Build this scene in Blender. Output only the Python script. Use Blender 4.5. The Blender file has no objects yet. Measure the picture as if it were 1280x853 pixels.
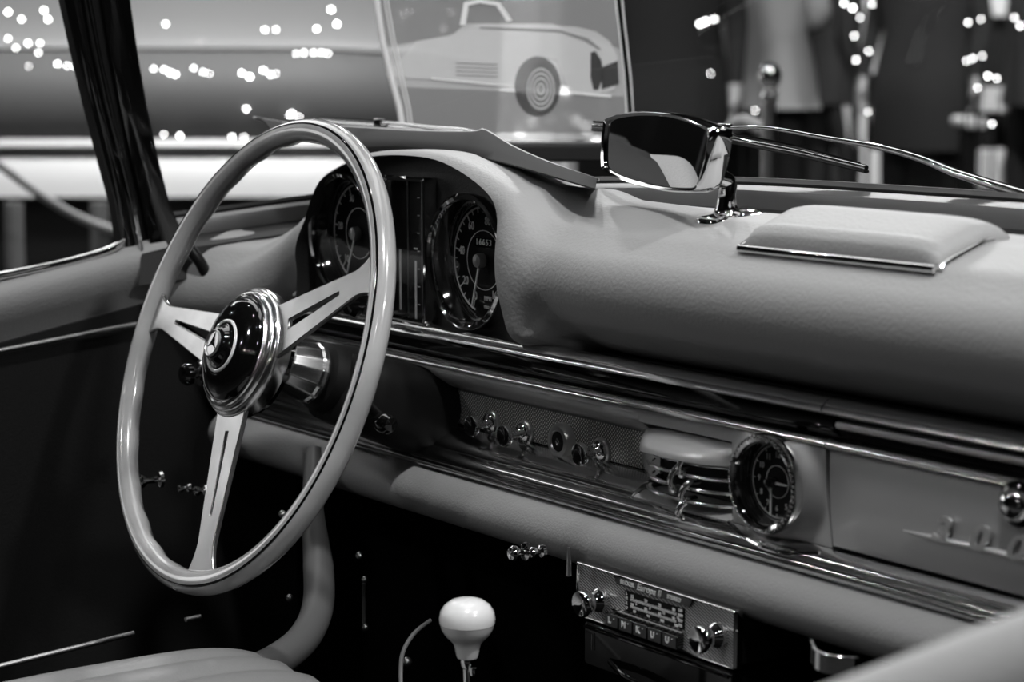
import bpy, bmesh, math, random
import numpy as np
from math import sin, cos, pi, radians, hypot, atan2, sqrt
from mathutils import Vector, Matrix
random.seed(7)
S = bpy.context.scene
COL = S.collection

# ------------------------------------------------------------------ camera
F = 2700.0                                  # focal length in pixels of the 1280 wide frame
TH, PH = radians(35.2), radians(7.5)
V = np.array([-cos(TH)*cos(PH), sin(TH)*cos(PH), -sin(PH)])
R_ = np.cross(V, [0, 0, 1]); R_ /= np.linalg.norm(R_)
U_ = np.cross(R_, V)
def ray(x, y): return V + R_*(x-640)/F + U_*(426.5-y)/F
CAM = np.array([0, 0, .85]) - ray(585, 326)*1.86
def onY(x, y, Y): d = ray(x, y); return Vector(CAM + d*(Y-CAM[1])/d[1])
def onX(x, y, X): d = ray(x, y); return Vector(CAM + d*(X-CAM[0])/d[0])
def at(x, y, dep): return Vector(CAM + ray(x, y)*dep)
cd = bpy.data.cameras.new('camera'); cam = bpy.data.objects.new('camera', cd); COL.objects.link(cam)
cam.location = Vector(CAM); cam.rotation_euler = (pi/2-PH, 0, pi/2-TH)
cd.sensor_width = 36; cd.lens = F/1280*36; cd.clip_start = .05; cd.clip_end = 100
cd.dof.use_dof = True; cd.dof.focus_distance = 1.78; cd.dof.aperture_fstop = 6.8
S.camera = cam

# ------------------------------------------------------------------ world, exposure
S.view_settings.view_transform = 'Standard'; S.view_settings.look = 'None'
S.view_settings.exposure = 0.1; S.view_settings.gamma = 1.0; S.view_settings.use_curve_mapping = False
w = bpy.data.worlds.new('world'); S.world = w; w.use_nodes = True
w.node_tree.nodes['Background'].inputs[0].default_value = (.5, .5, .5, 1)
w.node_tree.nodes['Background'].inputs[1].default_value = 0.004
S.cycles.max_bounces = 8; S.cycles.transparent_max_bounces = 16; S.cycles.use_denoising = True
S.cycles.caustics_reflective = False; S.cycles.caustics_refractive = False
S.cycles.sample_clamp_indirect = 6

# hall lamps: (x, y, z, size, power, size_y or None) - every one hangs from the hall ceiling in a housing of its own
LSC = .30          # overall lamp dimmer
TGT0 = (.1, 0, .85)
HB = Vector((-V[0], -V[1], 0)).normalized()
def far(x, dep, z): p = at(x, 426.5, dep); return (p.x, p.y, z)
# x, y, z, size, watts, target, label
LAMPS = [
    (2.5, .7, 4.0, .16, 700, (.86, 0, .9), 'narrow beam spot lamp hanging over the passenger side of the bonnet'),
    (1.3, -.8, 4.1, .24, 85, TGT0, 'spot lamp hanging above the passenger seat'),
    (3.6, .2, 3.3, .25, 40, TGT0, 'spot lamp hanging out beyond the passenger door'),
    (2.6, -2.6, 3.3, .25, 8, TGT0, 'spot lamp hanging behind the photographer'),
    (-3.0, 2.9, 3.6, .14, 48, TGT0, 'spot lamp middle of the three over the driver side wing'),
    (-2.1, 3.4, 3.6, .14, 38, TGT0, 'spot lamp nearest the bonnet of the three over the driver side wing'),
    (-4.2, 2.7, 3.7, .14, 38, TGT0, 'spot lamp farthest out over the driver side wing'),
    (.5, 3.0, 3.8, .22, 25, TGT0, 'spot lamp hanging straight ahead over the bonnet'),
    (-2.0, -3.6, 3.4, .2, 22, TGT0, 'spot lamp hanging behind the driver seat'),
    (2.9, -1.6, 2.8, .12, 900, tuple(at(628, 80, 2.42)), 'narrow beam spot lamp added to light the reflection board'),  # lamp added only to brighten the board
    (*far(150, 4.5, 3.3), .4, 170, far(200, 6.0, .8), 'spot lamp added to light the flank of the grey and white display car'),  # this and the next three are added to brighten the hall beyond
    (*far(440, 4.7, 3.3), .4, 120, far(500, 6.0, .9), 'spot lamp added to light the draped column and bonnet of the display car'),
    (*far(900, 6.2, 4.2), .3, 60, far(930, 8.5, .8), 'spot lamp added to light the person in the grey coat'),
    (*far(1200, 8.0, 4.2), .3, 420, far(1150, 12.0, .6), 'spot lamp added to light the pale display stands'),
]
PANELS = [   # unseen fill panels added to brighten spokes, chrome and dash: x, y, z, sx, sy, power
    (.6, 1.9, 3.2, 2.6, 1.0, 5),
    (-5.4, -2.3, 1.6, 1.5, 1.2, 11),
    (-4.6, .5, 3.7, 1.6, 3.0, 34),
    (-2.0, .2, 4.1, 1.1, 2.6, 17),
    (-.3, .6, 4.3, 1.0, 2.4, 13),
]

# ------------------------------------------------------------------ materials
def mat(name, c, rough=.5, metal=0., coat=0., bump=None, noise=None, emit=None, spec=.5, wave=None):
    m = bpy.data.materials.new(name); m.use_nodes = True
    nt = m.node_tree; b = nt.nodes['Principled BSDF']
    b.inputs['Base Color'].default_value = (c, c, c, 1)
    b.inputs['Roughness'].default_value = rough; b.inputs['Metallic'].default_value = metal
    b.inputs['Coat Weight'].default_value = coat; b.inputs['Coat Roughness'].default_value = .04
    b.inputs['Specular IOR Level'].default_value = spec
    if emit:
        b.inputs['Emission Color'].default_value = (1, 1, 1, 1); b.inputs['Emission Strength'].default_value = emit
    tc = None
    if bump or noise or wave:
        tc = nt.nodes.new('ShaderNodeTexCoord')
    if noise:      # (scale, amount, stretch)
        mp = nt.nodes.new('ShaderNodeMapping'); mp.inputs['Scale'].default_value = noise[2]
        n = nt.nodes.new('ShaderNodeTexNoise'); n.inputs['Scale'].default_value = noise[0]; n.inputs['Detail'].default_value = 5
        r = nt.nodes.new('ShaderNodeMapRange')
        r.inputs['To Min'].default_value = c*(1-noise[1]); r.inputs['To Max'].default_value = c*(1+noise[1])
        r.inputs['From Min'].default_value = .3; r.inputs['From Max'].default_value = .7
        nt.links.new(tc.outputs['Object'], mp.inputs[0]); nt.links.new(mp.outputs[0], n.inputs['Vector'])
        nt.links.new(n.outputs[0], r.inputs[0]); nt.links.new(r.outputs[0], b.inputs['Base Color'])
    if bump:       # (scale, strength, distance)
        n = nt.nodes.new('ShaderNodeTexVoronoi') if len(bump) > 3 else nt.nodes.new('ShaderNodeTexNoise')
        n.inputs['Scale'].default_value = bump[0]
        bp = nt.nodes.new('ShaderNodeBump'); bp.inputs['Strength'].default_value = bump[1]; bp.inputs['Distance'].default_value = bump[2]
        nt.links.new(tc.outputs['Object'], n.inputs['Vector']); nt.links.new(n.outputs[0], bp.inputs['Height'])
        nt.links.new(bp.outputs[0], b.inputs['Normal'])
    if wave:       # list of (rotation z, scale): knurling in the object's own xy plane
        prev = None
        for rot, sc in wave:
            mp = nt.nodes.new('ShaderNodeMapping'); mp.inputs['Rotation'].default_value = (0, 0, rot)
            wv = nt.nodes.new('ShaderNodeTexWave'); wv.inputs['Scale'].default_value = sc
            nt.links.new(tc.outputs['Object'], mp.inputs[0]); nt.links.new(mp.outputs[0], wv.inputs['Vector'])
            if prev is None: prev = wv.outputs['Fac']
            else:
                mm = nt.nodes.new('ShaderNodeMath'); mm.operation = 'MULTIPLY'
                nt.links.new(prev, mm.inputs[0]); nt.links.new(wv.outputs['Fac'], mm.inputs[1]); prev = mm.outputs[0]
        r = nt.nodes.new('ShaderNodeMapRange'); r.inputs['To Min'].default_value = c*.12; r.inputs['To Max'].default_value = min(1, c*1.5)
        nt.links.new(prev, r.inputs[0]); nt.links.new(r.outputs[0], b.inputs['Base Color'])
        bp = nt.nodes.new('ShaderNodeBump'); bp.inputs['Strength'].default_value = .6; bp.inputs['Distance'].default_value = .0005
        nt.links.new(prev, bp.inputs['Height']); nt.links.new(bp.outputs[0], b.inputs['Normal'])
    return m
M = {}
M['leather'] = mat('light_leather', .36, .55, bump=(330, .45, .0009), spec=.4)
M['leather_low'] = mat('roll_leather', .34, .36, bump=(500, .45, .001), spec=.5)
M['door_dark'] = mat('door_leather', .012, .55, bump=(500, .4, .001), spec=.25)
M['seat_leather'] = mat('seat_leather', .2, .42, bump=(500, .3, .0008))
M['edge_leather'] = mat('edge_leather', .10, .45)
M['leather_dark'] = mat('dark_leather', .03, .5, bump=(700, .4, .0008), spec=.4)
M['chrome'] = mat('chrome', .88, .05, 1)
M['trim'] = mat('trim_chrome', .95, .16, 1)
M['chrome_soft'] = mat('soft_chrome', .7, .14, 1, bump=(14, .12, .01))
M['frame_metal'] = mat('frame_metal', .2, .5, 1)
M['badge'] = mat('badge_chrome', .98, .42, 1)
M['satin'] = mat('satin_metal', .62, .3, 1, noise=(60, .12, (1, 1, 1)))
M['hub_metal'] = mat('hub_metal', .85, .2, 1)
M['spoke'] = mat('polished_aluminium', .46, .26, 1, noise=(18, .22, (1, 1, 1)))
M['paint'] = mat('grey_lacquer', .6, .38, .5, coat=.6)
M['black_gloss'] = mat('black_gloss', .004, .08, coat=1)
M['black'] = mat('black_matt', .006, .55, spec=.25)
M['carpet'] = mat('black_carpet', .003, .9, spec=.03)
M['rubber'] = mat('black_rubber', .008, .35, spec=.4)
M['rim'] = mat('ivory_rim', .48, .2, coat=1, noise=(9, .35, (1, 1, .25)))
M['dial'] = mat('dial_black', .004, .45, spec=.2)
M['white'] = mat('white_marking', .95, .5)
M['cream'] = mat('ivory_knob', .85, .25, coat=.6)
M['knurl'] = mat('knurled_metal', .85, .35, .35, wave=[(radians(45), 130), (radians(-45), 130)])
M['ribbed'] = mat('ribbed_metal', .5, .4, .6, wave=[(radians(112), 150)])
M['sheet'] = mat('printed_card', .03, .75, spec=.1)
M['sheet_edge'] = mat('card_edge', .75, .6)
M['mirror'] = mat('mirror_glass', .8, .01, 1)
M['hall_dark'] = mat('hall_wall', .006, .7, noise=(2, .5, (1, 1, 1)))
M['hall_floor'] = mat('hall_floor', .05, .25)
M['car_grey'] = mat('grey_car_paint', .055, .65, .0, coat=.0, spec=.3)
M['car_lit'] = mat('lit_car_paint', .16, .5, coat=.1)
M['car_light'] = mat('pale_car_paint', .6, .35, .0, coat=.8)
M['car_band'] = mat('white_car_flank', .36, .5)
M['car_white'] = mat('white_car_paint', .8, .35, coat=.5)
M['cloth_dark'] = mat('dark_cloth', .008, .9)
M['cloth_black'] = mat('black_cloth', .004, .9)
M['cloth_grey'] = mat('grey_cloth', .26, .9)
M['skin'] = mat('skin', .35, .5)
M['hair'] = mat('hair', .02, .6)
M['globe'] = mat('globe_glow', .8, .5, emit=380)
M['bulb'] = mat('lamp_and_glint_glow', .8, .5, emit=18)  # shared by the hall lamps and the glints painted on the display car
M['bulb_soft'] = mat('soft_lamp_glow', .8, .5, emit=2.4)
M['stand'] = mat('pale_stand', .6, .6)
M['post'] = mat('grey_post', .1, .5)
def glass_mat(name, tint, ior, rough=0.0, fixed=None):
    m = bpy.data.materials.new(name); m.use_nodes = True; nt = m.node_tree
    nt.nodes.remove(nt.nodes['Principled BSDF']); out = nt.nodes['Material Output']
    t = nt.nodes.new('ShaderNodeBsdfTransparent'); t.inputs[0].default_value = (tint, tint, tint, 1)
    g = nt.nodes.new('ShaderNodeBsdfGlossy'); g.inputs['Roughness'].default_value = rough
    f = nt.nodes.new('ShaderNodeFresnel')
    ge = nt.nodes.new('ShaderNodeNewGeometry'); mr_ = nt.nodes.new('ShaderNodeMapRange')     # same reflectance from both sides of a thin pane
    mr_.inputs['To Min'].default_value = ior; mr_.inputs['To Max'].default_value = 1/ior
    nt.links.new(ge.outputs['Backfacing'], mr_.inputs[0]); nt.links.new(mr_.outputs[0], f.inputs[0])
    mx = nt.nodes.new('ShaderNodeMixShader')
    nt.links.new(f.outputs[0], mx.inputs[0]); nt.links.new(t.outputs[0], mx.inputs[1]); nt.links.new(g.outputs[0], mx.inputs[2])
    nt.links.new(mx.outputs[0], out.inputs[0]); return m
M['glass'] = glass_mat('window_glass', .98, 1.11)
M['dial_glass'] = glass_mat('dial_glass', .96, 1.45)
def film_mat(name, c, alpha):      # windscreen reflection painted on a sheet: part colour, part see-through
    m = bpy.data.materials.new(name); m.use_nodes = True; nt = m.node_tree
    b = nt.nodes['Principled BSDF']; b.inputs['Base Color'].default_value = (c, c, c, 1); b.inputs['Alpha'].default_value = alpha
    b.inputs['Roughness'].default_value = .5
    return m

# ------------------------------------------------------------------ helpers
def link(o, parent=None):
    COL.objects.link(o)
    if parent: o.parent = parent
    return o
def mesh(name, vs, fs, m, parent=None, smooth=True, angle=None):
    me = bpy.data.meshes.new(name); me.from_pydata([tuple(v) for v in vs], [], fs); me.update()
    bm = bmesh.new(); bm.from_mesh(me); bmesh.ops.recalc_face_normals(bm, faces=bm.faces); bm.to_mesh(me); bm.free()
    if m: me.materials.append(m)
    me.polygons.foreach_set('use_smooth', [smooth]*len(me.polygons))
    o = link(bpy.data.objects.new(name, me), parent)
    if smooth: me.set_sharp_from_angle(angle=angle or radians(38))
    return o
def tag(o, label=None, cat=None, group=None, kind=None):
    if label: o['label'] = label
    if cat: o['category'] = cat
    if group: o['group'] = group
    if kind: o['kind'] = kind
    return o
def frame(o, x, y, z):
    m = Matrix((Vector(x), Vector(y), Vector(z))).transposed().to_4x4(); m.translation = Vector(o); return m
def DF(o): return frame(o, (1, 0, 0), (0, 0, 1), (0, -1, 0))     # frame on the dash: x right, y up, z towards the driver
def thing(name, label, cat, mx=None, group=None):
    o = bpy.data.objects.new(name, None); o.empty_display_size = .02; COL.objects.link(o)
    if mx is not None: o.matrix_world = mx
    return tag(o, label, cat, group)
def part(name, mx, parent, label=None):
    o = bpy.data.objects.new(name, None); o.empty_display_size = .01; COL.objects.link(o); o.parent = parent; o.matrix_local = mx
    if label: o['label'] = label
    return o
class B:
    """collects shapes, linked as ONE mesh object"""
    def __init__(s): s.v = []; s.f = []
    def add(s, vs, fs):
        n = len(s.v); s.v += [Vector(v) for v in vs]; s.f += [tuple(i+n for i in f) for f in fs]; return s
    def tube(s, pts, r, n=12, closed=False, cap=True, up=None, flat=1.):
        pts = [Vector(p) for p in pts]; N = len(pts); rs = r if isinstance(r, (list, tuple)) else [r]*N
        vs = []; fs = []
        prev = Vector(up) if up else None
        for i, p in enumerate(pts):
            a = pts[(i-1) % N] if (closed or i > 0) else p
            b = pts[(i+1) % N] if (closed or i < N-1) else p
            t = (b-a).normalized()
            if prev is None: prev = Vector((0, 0, 1)) if abs(t.z) < .9 else Vector((1, 0, 0))
            x = (prev-t*prev.dot(t)).normalized(); y = t.cross(x); prev = x
            for k in range(n):
                an = 2*pi*k/n; vs.append(p+x*(cos(an)*rs[i]*flat)+y*(sin(an)*rs[i]))
        for i in range(N if closed else N-1):
            for k in range(n):
                a = i*n+k; b = i*n+(k+1) % n; c = ((i+1) % N)*n+(k+1) % n; d = ((i+1) % N)*n+k
                fs.append((a, b, c, d))
        if cap and not closed: fs += [tuple(range(n))[::-1], tuple((N-1)*n+k for k in range(n))]
        return s.add(vs, fs)
    def lathe(s, prof, n=48, mx=None, a0=0, a1=2*pi, rf=None):
        vs = []; fs = []; full = abs(a1-a0-2*pi) < 1e-6; nn = n if full else n+1
        for k in range(nn):
            an = a0+(a1-a0)*k/n; q = rf(an) if rf else 1
            for (r, h) in prof: vs.append(Vector((r*q*cos(an), r*q*sin(an), h)))
        L = len(prof)
        for k in range(n):
            for i in range(L-1):
                a = k*L+i; b = ((k+1) % nn)*L+i
                fs.append((a, b, b+1, a+1))
        if mx is not None: vs = [mx @ v for v in vs]
        return s.add(vs, fs)
    def box(s, c, d, mx=None):
        c = Vector(c); vs = [c+Vector((sx*d[0]/2, sy*d[1]/2, sz*d[2]/2)) for sx in (-1, 1) for sy in (-1, 1) for sz in (-1, 1)]
        if mx is not None: vs = [mx @ v for v in vs]
        return s.add(vs, [(0, 1, 3, 2), (4, 6, 7, 5), (0, 4, 5, 1), (2, 3, 7, 6), (0, 2, 6, 4), (1, 5, 7, 3)])
    def prism(s, poly, z0, z1, mx=None, sc=1.):
        n = len(poly); cx = sum(p[0] for p in poly)/n; cy = sum(p[1] for p in poly)/n
        vs = [Vector((p[0], p[1], z0)) for p in poly]+[Vector((cx+(p[0]-cx)*sc, cy+(p[1]-cy)*sc, z1)) for p in poly]
        if mx is not None: vs = [mx @ v for v in vs]
        fs = [tuple(range(n))[::-1], tuple(range(n, 2*n))]+[(i, (i+1) % n, n+(i+1) % n, n+i) for i in range(n)]
        return s.add(vs, fs)
    def grid(s, P, closed_u=False, closed_v=False):
        nu = len(P); nv = len(P[0]); vs = [p for row in P for p in row]; fs = []
        for i in range(nu if closed_u else nu-1):
            for j in range(nv if closed_v else nv-1):
                i2 = (i+1) % nu; j2 = (j+1) % nv; fs.append((i*nv+j, i2*nv+j, i2*nv+j2, i*nv+j2))
        return s.add(vs, fs)
    def plate(s, P, Q, mask=None):
        """thick sheet: two grids of points (front P, back Q) and a cell mask"""
        nu = len(P); nv = len(P[0]); vs = [p for row in P for p in row]+[p for row in Q for p in row]; N = nu*nv; fs = []
        on = lambda i, j: 0 <= i < nu-1 and 0 <= j < nv-1 and (mask is None or mask(i, j))
        for i in range(nu-1):
            for j in range(nv-1):
                if not on(i, j): continue
                a, b, c, d = i*nv+j, (i+1)*nv+j, (i+1)*nv+j+1, i*nv+j+1
                fs.append((a, b, c, d)); fs.append((a+N, d+N, c+N, b+N))
                if not on(i-1, j): fs.append((a, d, d+N, a+N))
                if not on(i+1, j): fs.append((b, b+N, c+N, c))
                if not on(i, j-1): fs.append((a, a+N, b+N, b))
                if not on(i, j+1): fs.append((d, c, c+N, d+N))
        return s.add(vs, fs)
    def make(s, name, m, parent=None, smooth=True, bevel=None, angle=None, seg=2):
        o = mesh(name, s.v, s.f, m, parent, smooth, angle)
        if bevel:
            bv = o.modifiers.new('edge', 'BEVEL'); bv.width = bevel; bv.segments = seg; bv.limit_method = 'ANGLE'; bv.angle_limit = radians(35)
            bv.harden_normals = False
        return o
def text(name, s, size, mx, m, parent, depth=.0003, shear=0, spacing=1.0, xs=1.0, fat=0.0):
    cu = bpy.data.curves.new(name, 'FONT'); cu.body = s; cu.size = size; cu.extrude = depth; cu.align_x = 'CENTER'; cu.align_y = 'CENTER'
    cu.shear = shear; cu.space_character = spacing; cu.resolution_u = 3; cu.offset = fat
    tmp = bpy.data.objects.new(name, cu); COL.objects.link(tmp)
    dg = bpy.context.evaluated_depsgraph_get(); me = bpy.data.meshes.new_from_object(tmp.evaluated_get(dg))
    bpy.data.objects.remove(tmp); bpy.data.curves.remove(cu)
    me.materials.clear(); me.materials.append(m)
    me.transform((mx if mx is not None else Matrix()) @ Matrix.Diagonal((xs, 1, 1, 1)))
    return me
def add_me(b, me):
    b.add([v.co.copy() for v in me.vertices], [tuple(p.vertices) for p in me.polygons]); bpy.data.meshes.remove(me)
def T(x, y, z=0): return Matrix.Translation((x, y, z))
def smooth_path(pts, n=8, closed=False):
    P = [Vector(p) for p in pts]; out = []; N = len(P)
    rng = range(N) if closed else range(N-1)
    for i in rng:
        p0 = P[(i-1) % N] if (closed or i > 0) else P[i]; p1 = P[i]; p2 = P[(i+1) % N]; p3 = P[(i+2) % N] if (closed or i+2 < N) else P[(i+1) % N]
        for k in range(n):
            t = k/n; out.append(.5*((2*p1)+(p2-p0)*t+(2*p0-5*p1+4*p2-p3)*t*t+(3*p1-p0-3*p2+p3)*t**3))
    if not closed: out.append(P[-1])
    return out

# ================================================================== THE HALL
def struct(o): o['kind'] = 'structure'; return o
b = B(); b.box((0, 0, -.05), (26, 26, .1)); struct(b.make('floor', M['hall_floor'], smooth=False))
b = B(); b.box((0, 0, 5.05), (26, 26, .1)); struct(b.make('ceiling', M['hall_dark'], smooth=False))
for nm, c, d in (('wall_left', (-12.5, 0, 2.5), (.2, 25, 5)), ('wall_right', (12.5, 0, 2.5), (.2, 25, 5)), ('wall_front', (0, 12.5, 2.5), (25, .2, 5)), ('wall_back', (0, -12.5, 2.5), (25, .2, 5))):
    b = B(); b.box(c, d); struct(b.make(nm, M['hall_dark'], smooth=False))
TGT = Vector((.1, 0, .85))
for i, (x, y, z, sz, pw, tg, lb) in enumerate(LAMPS):
    if 'narrow' in lb:
        la = bpy.data.lights.new('hall_spot', 'SPOT'); la.shadow_soft_size = sz/2; la.energy = pw*LSC; la.spot_size = radians(7.5 if 'board' in lb else 26); la.spot_blend = .55
    else:
        la = bpy.data.lights.new('hall_spot', 'AREA'); la.shape = 'DISK'; la.size = sz; la.energy = pw*LSC; la.spread = radians(120)
    o = bpy.data.objects.new('hall_spot', la); COL.objects.link(o); o.location = (x, y, z)
    q = (Vector(tg)-Vector((x, y, z))).to_track_quat('-Z', 'Y'); o.rotation_euler = q.to_euler()
    t = thing('spot_lamp', 'black '+lb, 'lamp', Matrix.Translation((x, y, z)) @ q.to_matrix().to_4x4(), 'spot lamps on the hall ceiling')
    h = B(); h.lathe([(0, .22), (sz*.35, .22), (sz*.56, .16), (sz*.56, .004), (sz*.53, .004), (sz*.53, .02), (0, .02)], 24); h.make('lamp_housing', M['black'], t)
    Rr = q.to_matrix().inverted(); p = B(); p.tube([Rr @ Vector((0, 0, .1)), Rr @ Vector((0, 0, 5.0-z))], .015, 8); p.make('drop_rod', M['black'], t)
for i, (x, y, z, sx, sy, pw) in enumerate(PANELS):
    la = bpy.data.lights.new('fill_light', 'AREA'); la.shape = 'RECTANGLE'; la.size = sx; la.size_y = sy; la.energy = pw
    o = bpy.data.objects.new('fill_light', la); COL.objects.link(o); o.location = (x, y, z)
    q = (TGT-Vector((x, y, z))).to_track_quat('-Z', 'Y'); o.rotation_euler = q.to_euler()
    t = thing('fill_panel', ('wide added fill panel hanging above the bonnet', 'wide added fill panel hanging low beyond the driver door', 'long added fill panel hanging high over the driver side', 'added fill panel hanging nearly overhead beside the driver wing', 'added fill panel hanging directly over the windscreen')[i], 'lamp', Matrix.Translation((x, y, z)) @ q.to_matrix().to_4x4())
    h = B(); h.box((0, 0, .06), (sx+.1, sy+.1, .08)); h.make('lamp_housing', M['black'], t, bevel=.01)
    Rr = q.to_matrix().inverted(); p = B()
    for ex in (-.4, .4):
        a = Vector((ex*sx, 0, .08)); wz = z+(q.to_matrix() @ a).z; p = B(); p.tube([a, a+Rr @ Vector((0, 0, 5.0-wz))], .01, 8); p.make('drop_rod', M['black'], t)

for i, (x, y, z, w_) in enumerate([(-7, 3.2, 3.4, 'left aisle'), (-7.4, 1.4, 3.6, 'left aisle'), (-7, -.4, 3.3, 'left aisle'), (-7.3, -2.2, 3.5, 'left aisle'), (-6.2, -4.2, 3.2, 'left aisle'),
        (-4.6, -5.6, 3.5, 'back aisle'), (-2.8, -6.4, 3.3, 'back aisle'), (-.8, -6.8, 3.6, 'back aisle'), (1.2, -7.0, 3.3, 'back aisle'), (3.4, -6.2, 3.5, 'back aisle'),
        (-3.4, -1.2, 4.3, 'middle row'), (-1.6, -2.0, 4.4, 'middle row'), (.2, -2.6, 4.4, 'middle row'), (-3.4, 1.6, 4.4, 'middle row'), (1.2, 3.4, 4.5, 'middle row'), (1.2, .3, 4.5, 'middle row'),
        (-9.5, 2.4, 2.4, 'far wall'), (-9.6, .4, 2.2, 'far wall'), (-9.4, -1.8, 2.5, 'far wall'), (-8.6, -4.6, 2.2, 'far wall')]):
    t = thing('downlight', 'small globe downlight number %s along the %s of the hall' % (['one', 'two', 'three', 'four', 'five', 'six'][i % 5 if i < 10 else (i-10) % 6 if i < 16 else i-16], w_), 'lamp', Matrix.Translation((x, y, z)), 'globe downlights of the hall')
    b = B(); b.lathe([(0, -.026), (.019, -.019), (.026, 0), (.019, .019), (0, .026)], 16); b.make('globe', M['globe'], t)
    b = B(); b.tube([(0, 0, .022), (0, 0, 5-z)], .008, 8); b.make('drop_rod', M['black'], t)

# ================================================================== DASHBOARD
dash = thing('dashboard', 'leather covered car dashboard with hooded instrument binnacle and chrome strips', 'dashboard')
def sd_poly(px, py, V_):
    V_ = np.array(V_, float); n = len(V_); d = (px-V_[0, 0])**2+(py-V_[0, 1])**2; s = np.ones_like(px)
    j = n-1
    for i in range(n):
        ex, ey = V_[j]-V_[i]; wx, wy = px-V_[i, 0], py-V_[i, 1]
        t = np.clip((wx*ex+wy*ey)/(ex*ex+ey*ey), 0, 1); bx, by = wx-ex*t, wy-ey*t
        d = np.minimum(d, bx*bx+by*by)
        c1 = py >= V_[i, 1]; c2 = py < V_[j, 1]; c3 = ex*wy > ey*wx
        flip = (c1 & c2 & c3) | (~c1 & ~c2 & ~c3); s = np.where(flip, -s, s); j = i
    return s*np.sqrt(d)
BOL = [(.078, .870), (.045, .868), (.018, .858), (.004, .846), (.008, .840), (.030, .823), (.078, .818)]
# outline of the hood rim, in x and z on the plane y = RIMY
RIMY = -.018
HP = [onY(x, y, RIMY) for x, y in [(364, 385), (363, 340), (369, 289), (388, 229), (415, 205), (450, 191), (500, 188), (550, 197), (602, 229), (625, 263), (635, 330), (642, 440)]]
HP = [(p.x, p.z) for p in HP]
HP[0] = (HP[0][0]-.002, .772); HP[-1] = (HP[-1][0]+.002, .772)
HS = [(p.x, p.y) for p in smooth_path([(x, z, 0) for x, z in HP], 5)]
cx_, cz_ = sum(p[0] for p in HS)/len(HS), .84
def shrink(poly, d):
    out = []; n = len(poly)
    for i in range(n):
        a = Vector(poly[(i-1) % n]); c = Vector(poly[(i+1) % n]); t = (c-a).normalized(); nn = Vector((t.y, -t.x))
        p = Vector(poly[i]); q = p+nn*d
        if (q-Vector((cx_, cz_))).length > (p-Vector((cx_, cz_))).length: q = p-nn*d
        out.append((q.x, q.y))
    return out
RR = .015
HO = []
for i_, p_ in enumerate(HS):
    w_ = min(1, max(0, (p_[0]+.06)/.12)); c_ = Vector((p_[0]-cx_*0+.104, p_[1]-.84)); c_.normalize(); HO.append((p_[0]+c_.x*.015*w_, p_[1]+c_.y*.010*w_*0+.0))
HC = shrink(HO, RR)
def dz(X): t = np.clip((-.255-X)/.12, 0, 1); return -.055*t*t*(3-2*t)
def dy(X):
    t = np.clip((-.30-X)/.14, 0, 1); q = np.clip((.22-X)/.12, 0, 1); q2 = np.clip((X+.36)/.06, 0, 1)
    return -.05*t*t+.014*q*q*(3-2*q)*q2*q2*(3-2*q2)
def sdf(X, Y, Z):
    a = sd_poly(Y-dy(X), Z-dz(X), BOL)-.035
    back = .125; w_ = np.abs(Y-(back+RIMY)/2)-(back-RIMY)/2+RR
    zz = Z+np.maximum(Y-.03, 0)*.25
    d2 = np.maximum(sd_poly(X, zz, HC), .790+RR-Z)
    w_ = w_+np.clip((.845-Z)/.05, 0, 1)**2*.030*np.clip((X-.10)/.03, 0, 1)
    h = np.minimum(np.maximum(d2, w_), 0)+np.sqrt(np.maximum(d2, 0)**2+np.maximum(w_, 0)**2)-RR
    k = .045*np.clip((X-.02)/.06, .12, 1); hh = np.clip(.5+.5*(h-a)/k, 0, 1)
    return h*(1-hh)+a*hh-k*hh*(1-hh)
def build_top():
    Xs = np.concatenate([np.arange(-.43, .26, .0028), np.arange(.26, .98, .01)]); A = np.linspace(0, 2*pi, 260, endpoint=False)
    X, AA = np.meshgrid(Xs, A, indexing='ij'); ay, az = .055+dy(X), .845+dz(X)
    lo = np.zeros_like(X); hi = np.full_like(X, .14)
    for _ in range(26):
        mid = (lo+hi)/2; s = sdf(X, ay+mid*np.cos(AA), az+mid*np.sin(AA)); ins = s < 0
        lo = np.where(ins, mid, lo); hi = np.where(ins, hi, mid)
    P = np.stack([X, ay+lo*np.cos(AA), az+lo*np.sin(AA)], -1)
    nu, nv = X.shape; vs = P.reshape(-1, 3).tolist()
    fs = [(i*nv+j, (i+1)*nv+j, (i+1)*nv+(j+1) % nv, i*nv+(j+1) % nv) for i in range(nu-1) for j in range(nv)]
    fs.append(tuple(range(nv))[::-1]); fs.append(tuple((nu-1)*nv+j for j in range(nv)))
    return vs, fs
vs, fs = build_top()
top = mesh('dash_top', vs, fs, M['leather'], dash)
IN = shrink(HS, .0045); IN[0] = (IN[0][0], .765); IN[-1] = (IN[-1][0], .765)
cb = B(); cb.v = []; PANY = .008; CUTY = .045
cb.add([(x, -.2, z) for x, z in IN]+[(x, CUTY, z) for x, z in IN], [tuple(range(len(IN)))[::-1], tuple(range(len(IN), 2*len(IN)))]+[(i, (i+1) % len(IN), len(IN)+(i+1) % len(IN), len(IN)+i) for i in range(len(IN))])
cut = cb.make('cutter', M['leather_dark'], smooth=False)
bo = top.modifiers.new('cut', 'BOOLEAN'); bo.operation = 'DIFFERENCE'; bo.solver = 'EXACT'; bo.object = cut; bo.material_mode = 'TRANSFER'
dg = bpy.context.evaluated_depsgraph_get(); nm = bpy.data.meshes.new_from_object(top.evaluated_get(dg))
top.modifiers.clear(); top.data = nm; bpy.data.objects.remove(cut)
nm.polygons.foreach_set('use_smooth', [True]*len(nm.polygons)); nm.set_sharp_from_angle(angle=radians(40))
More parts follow.
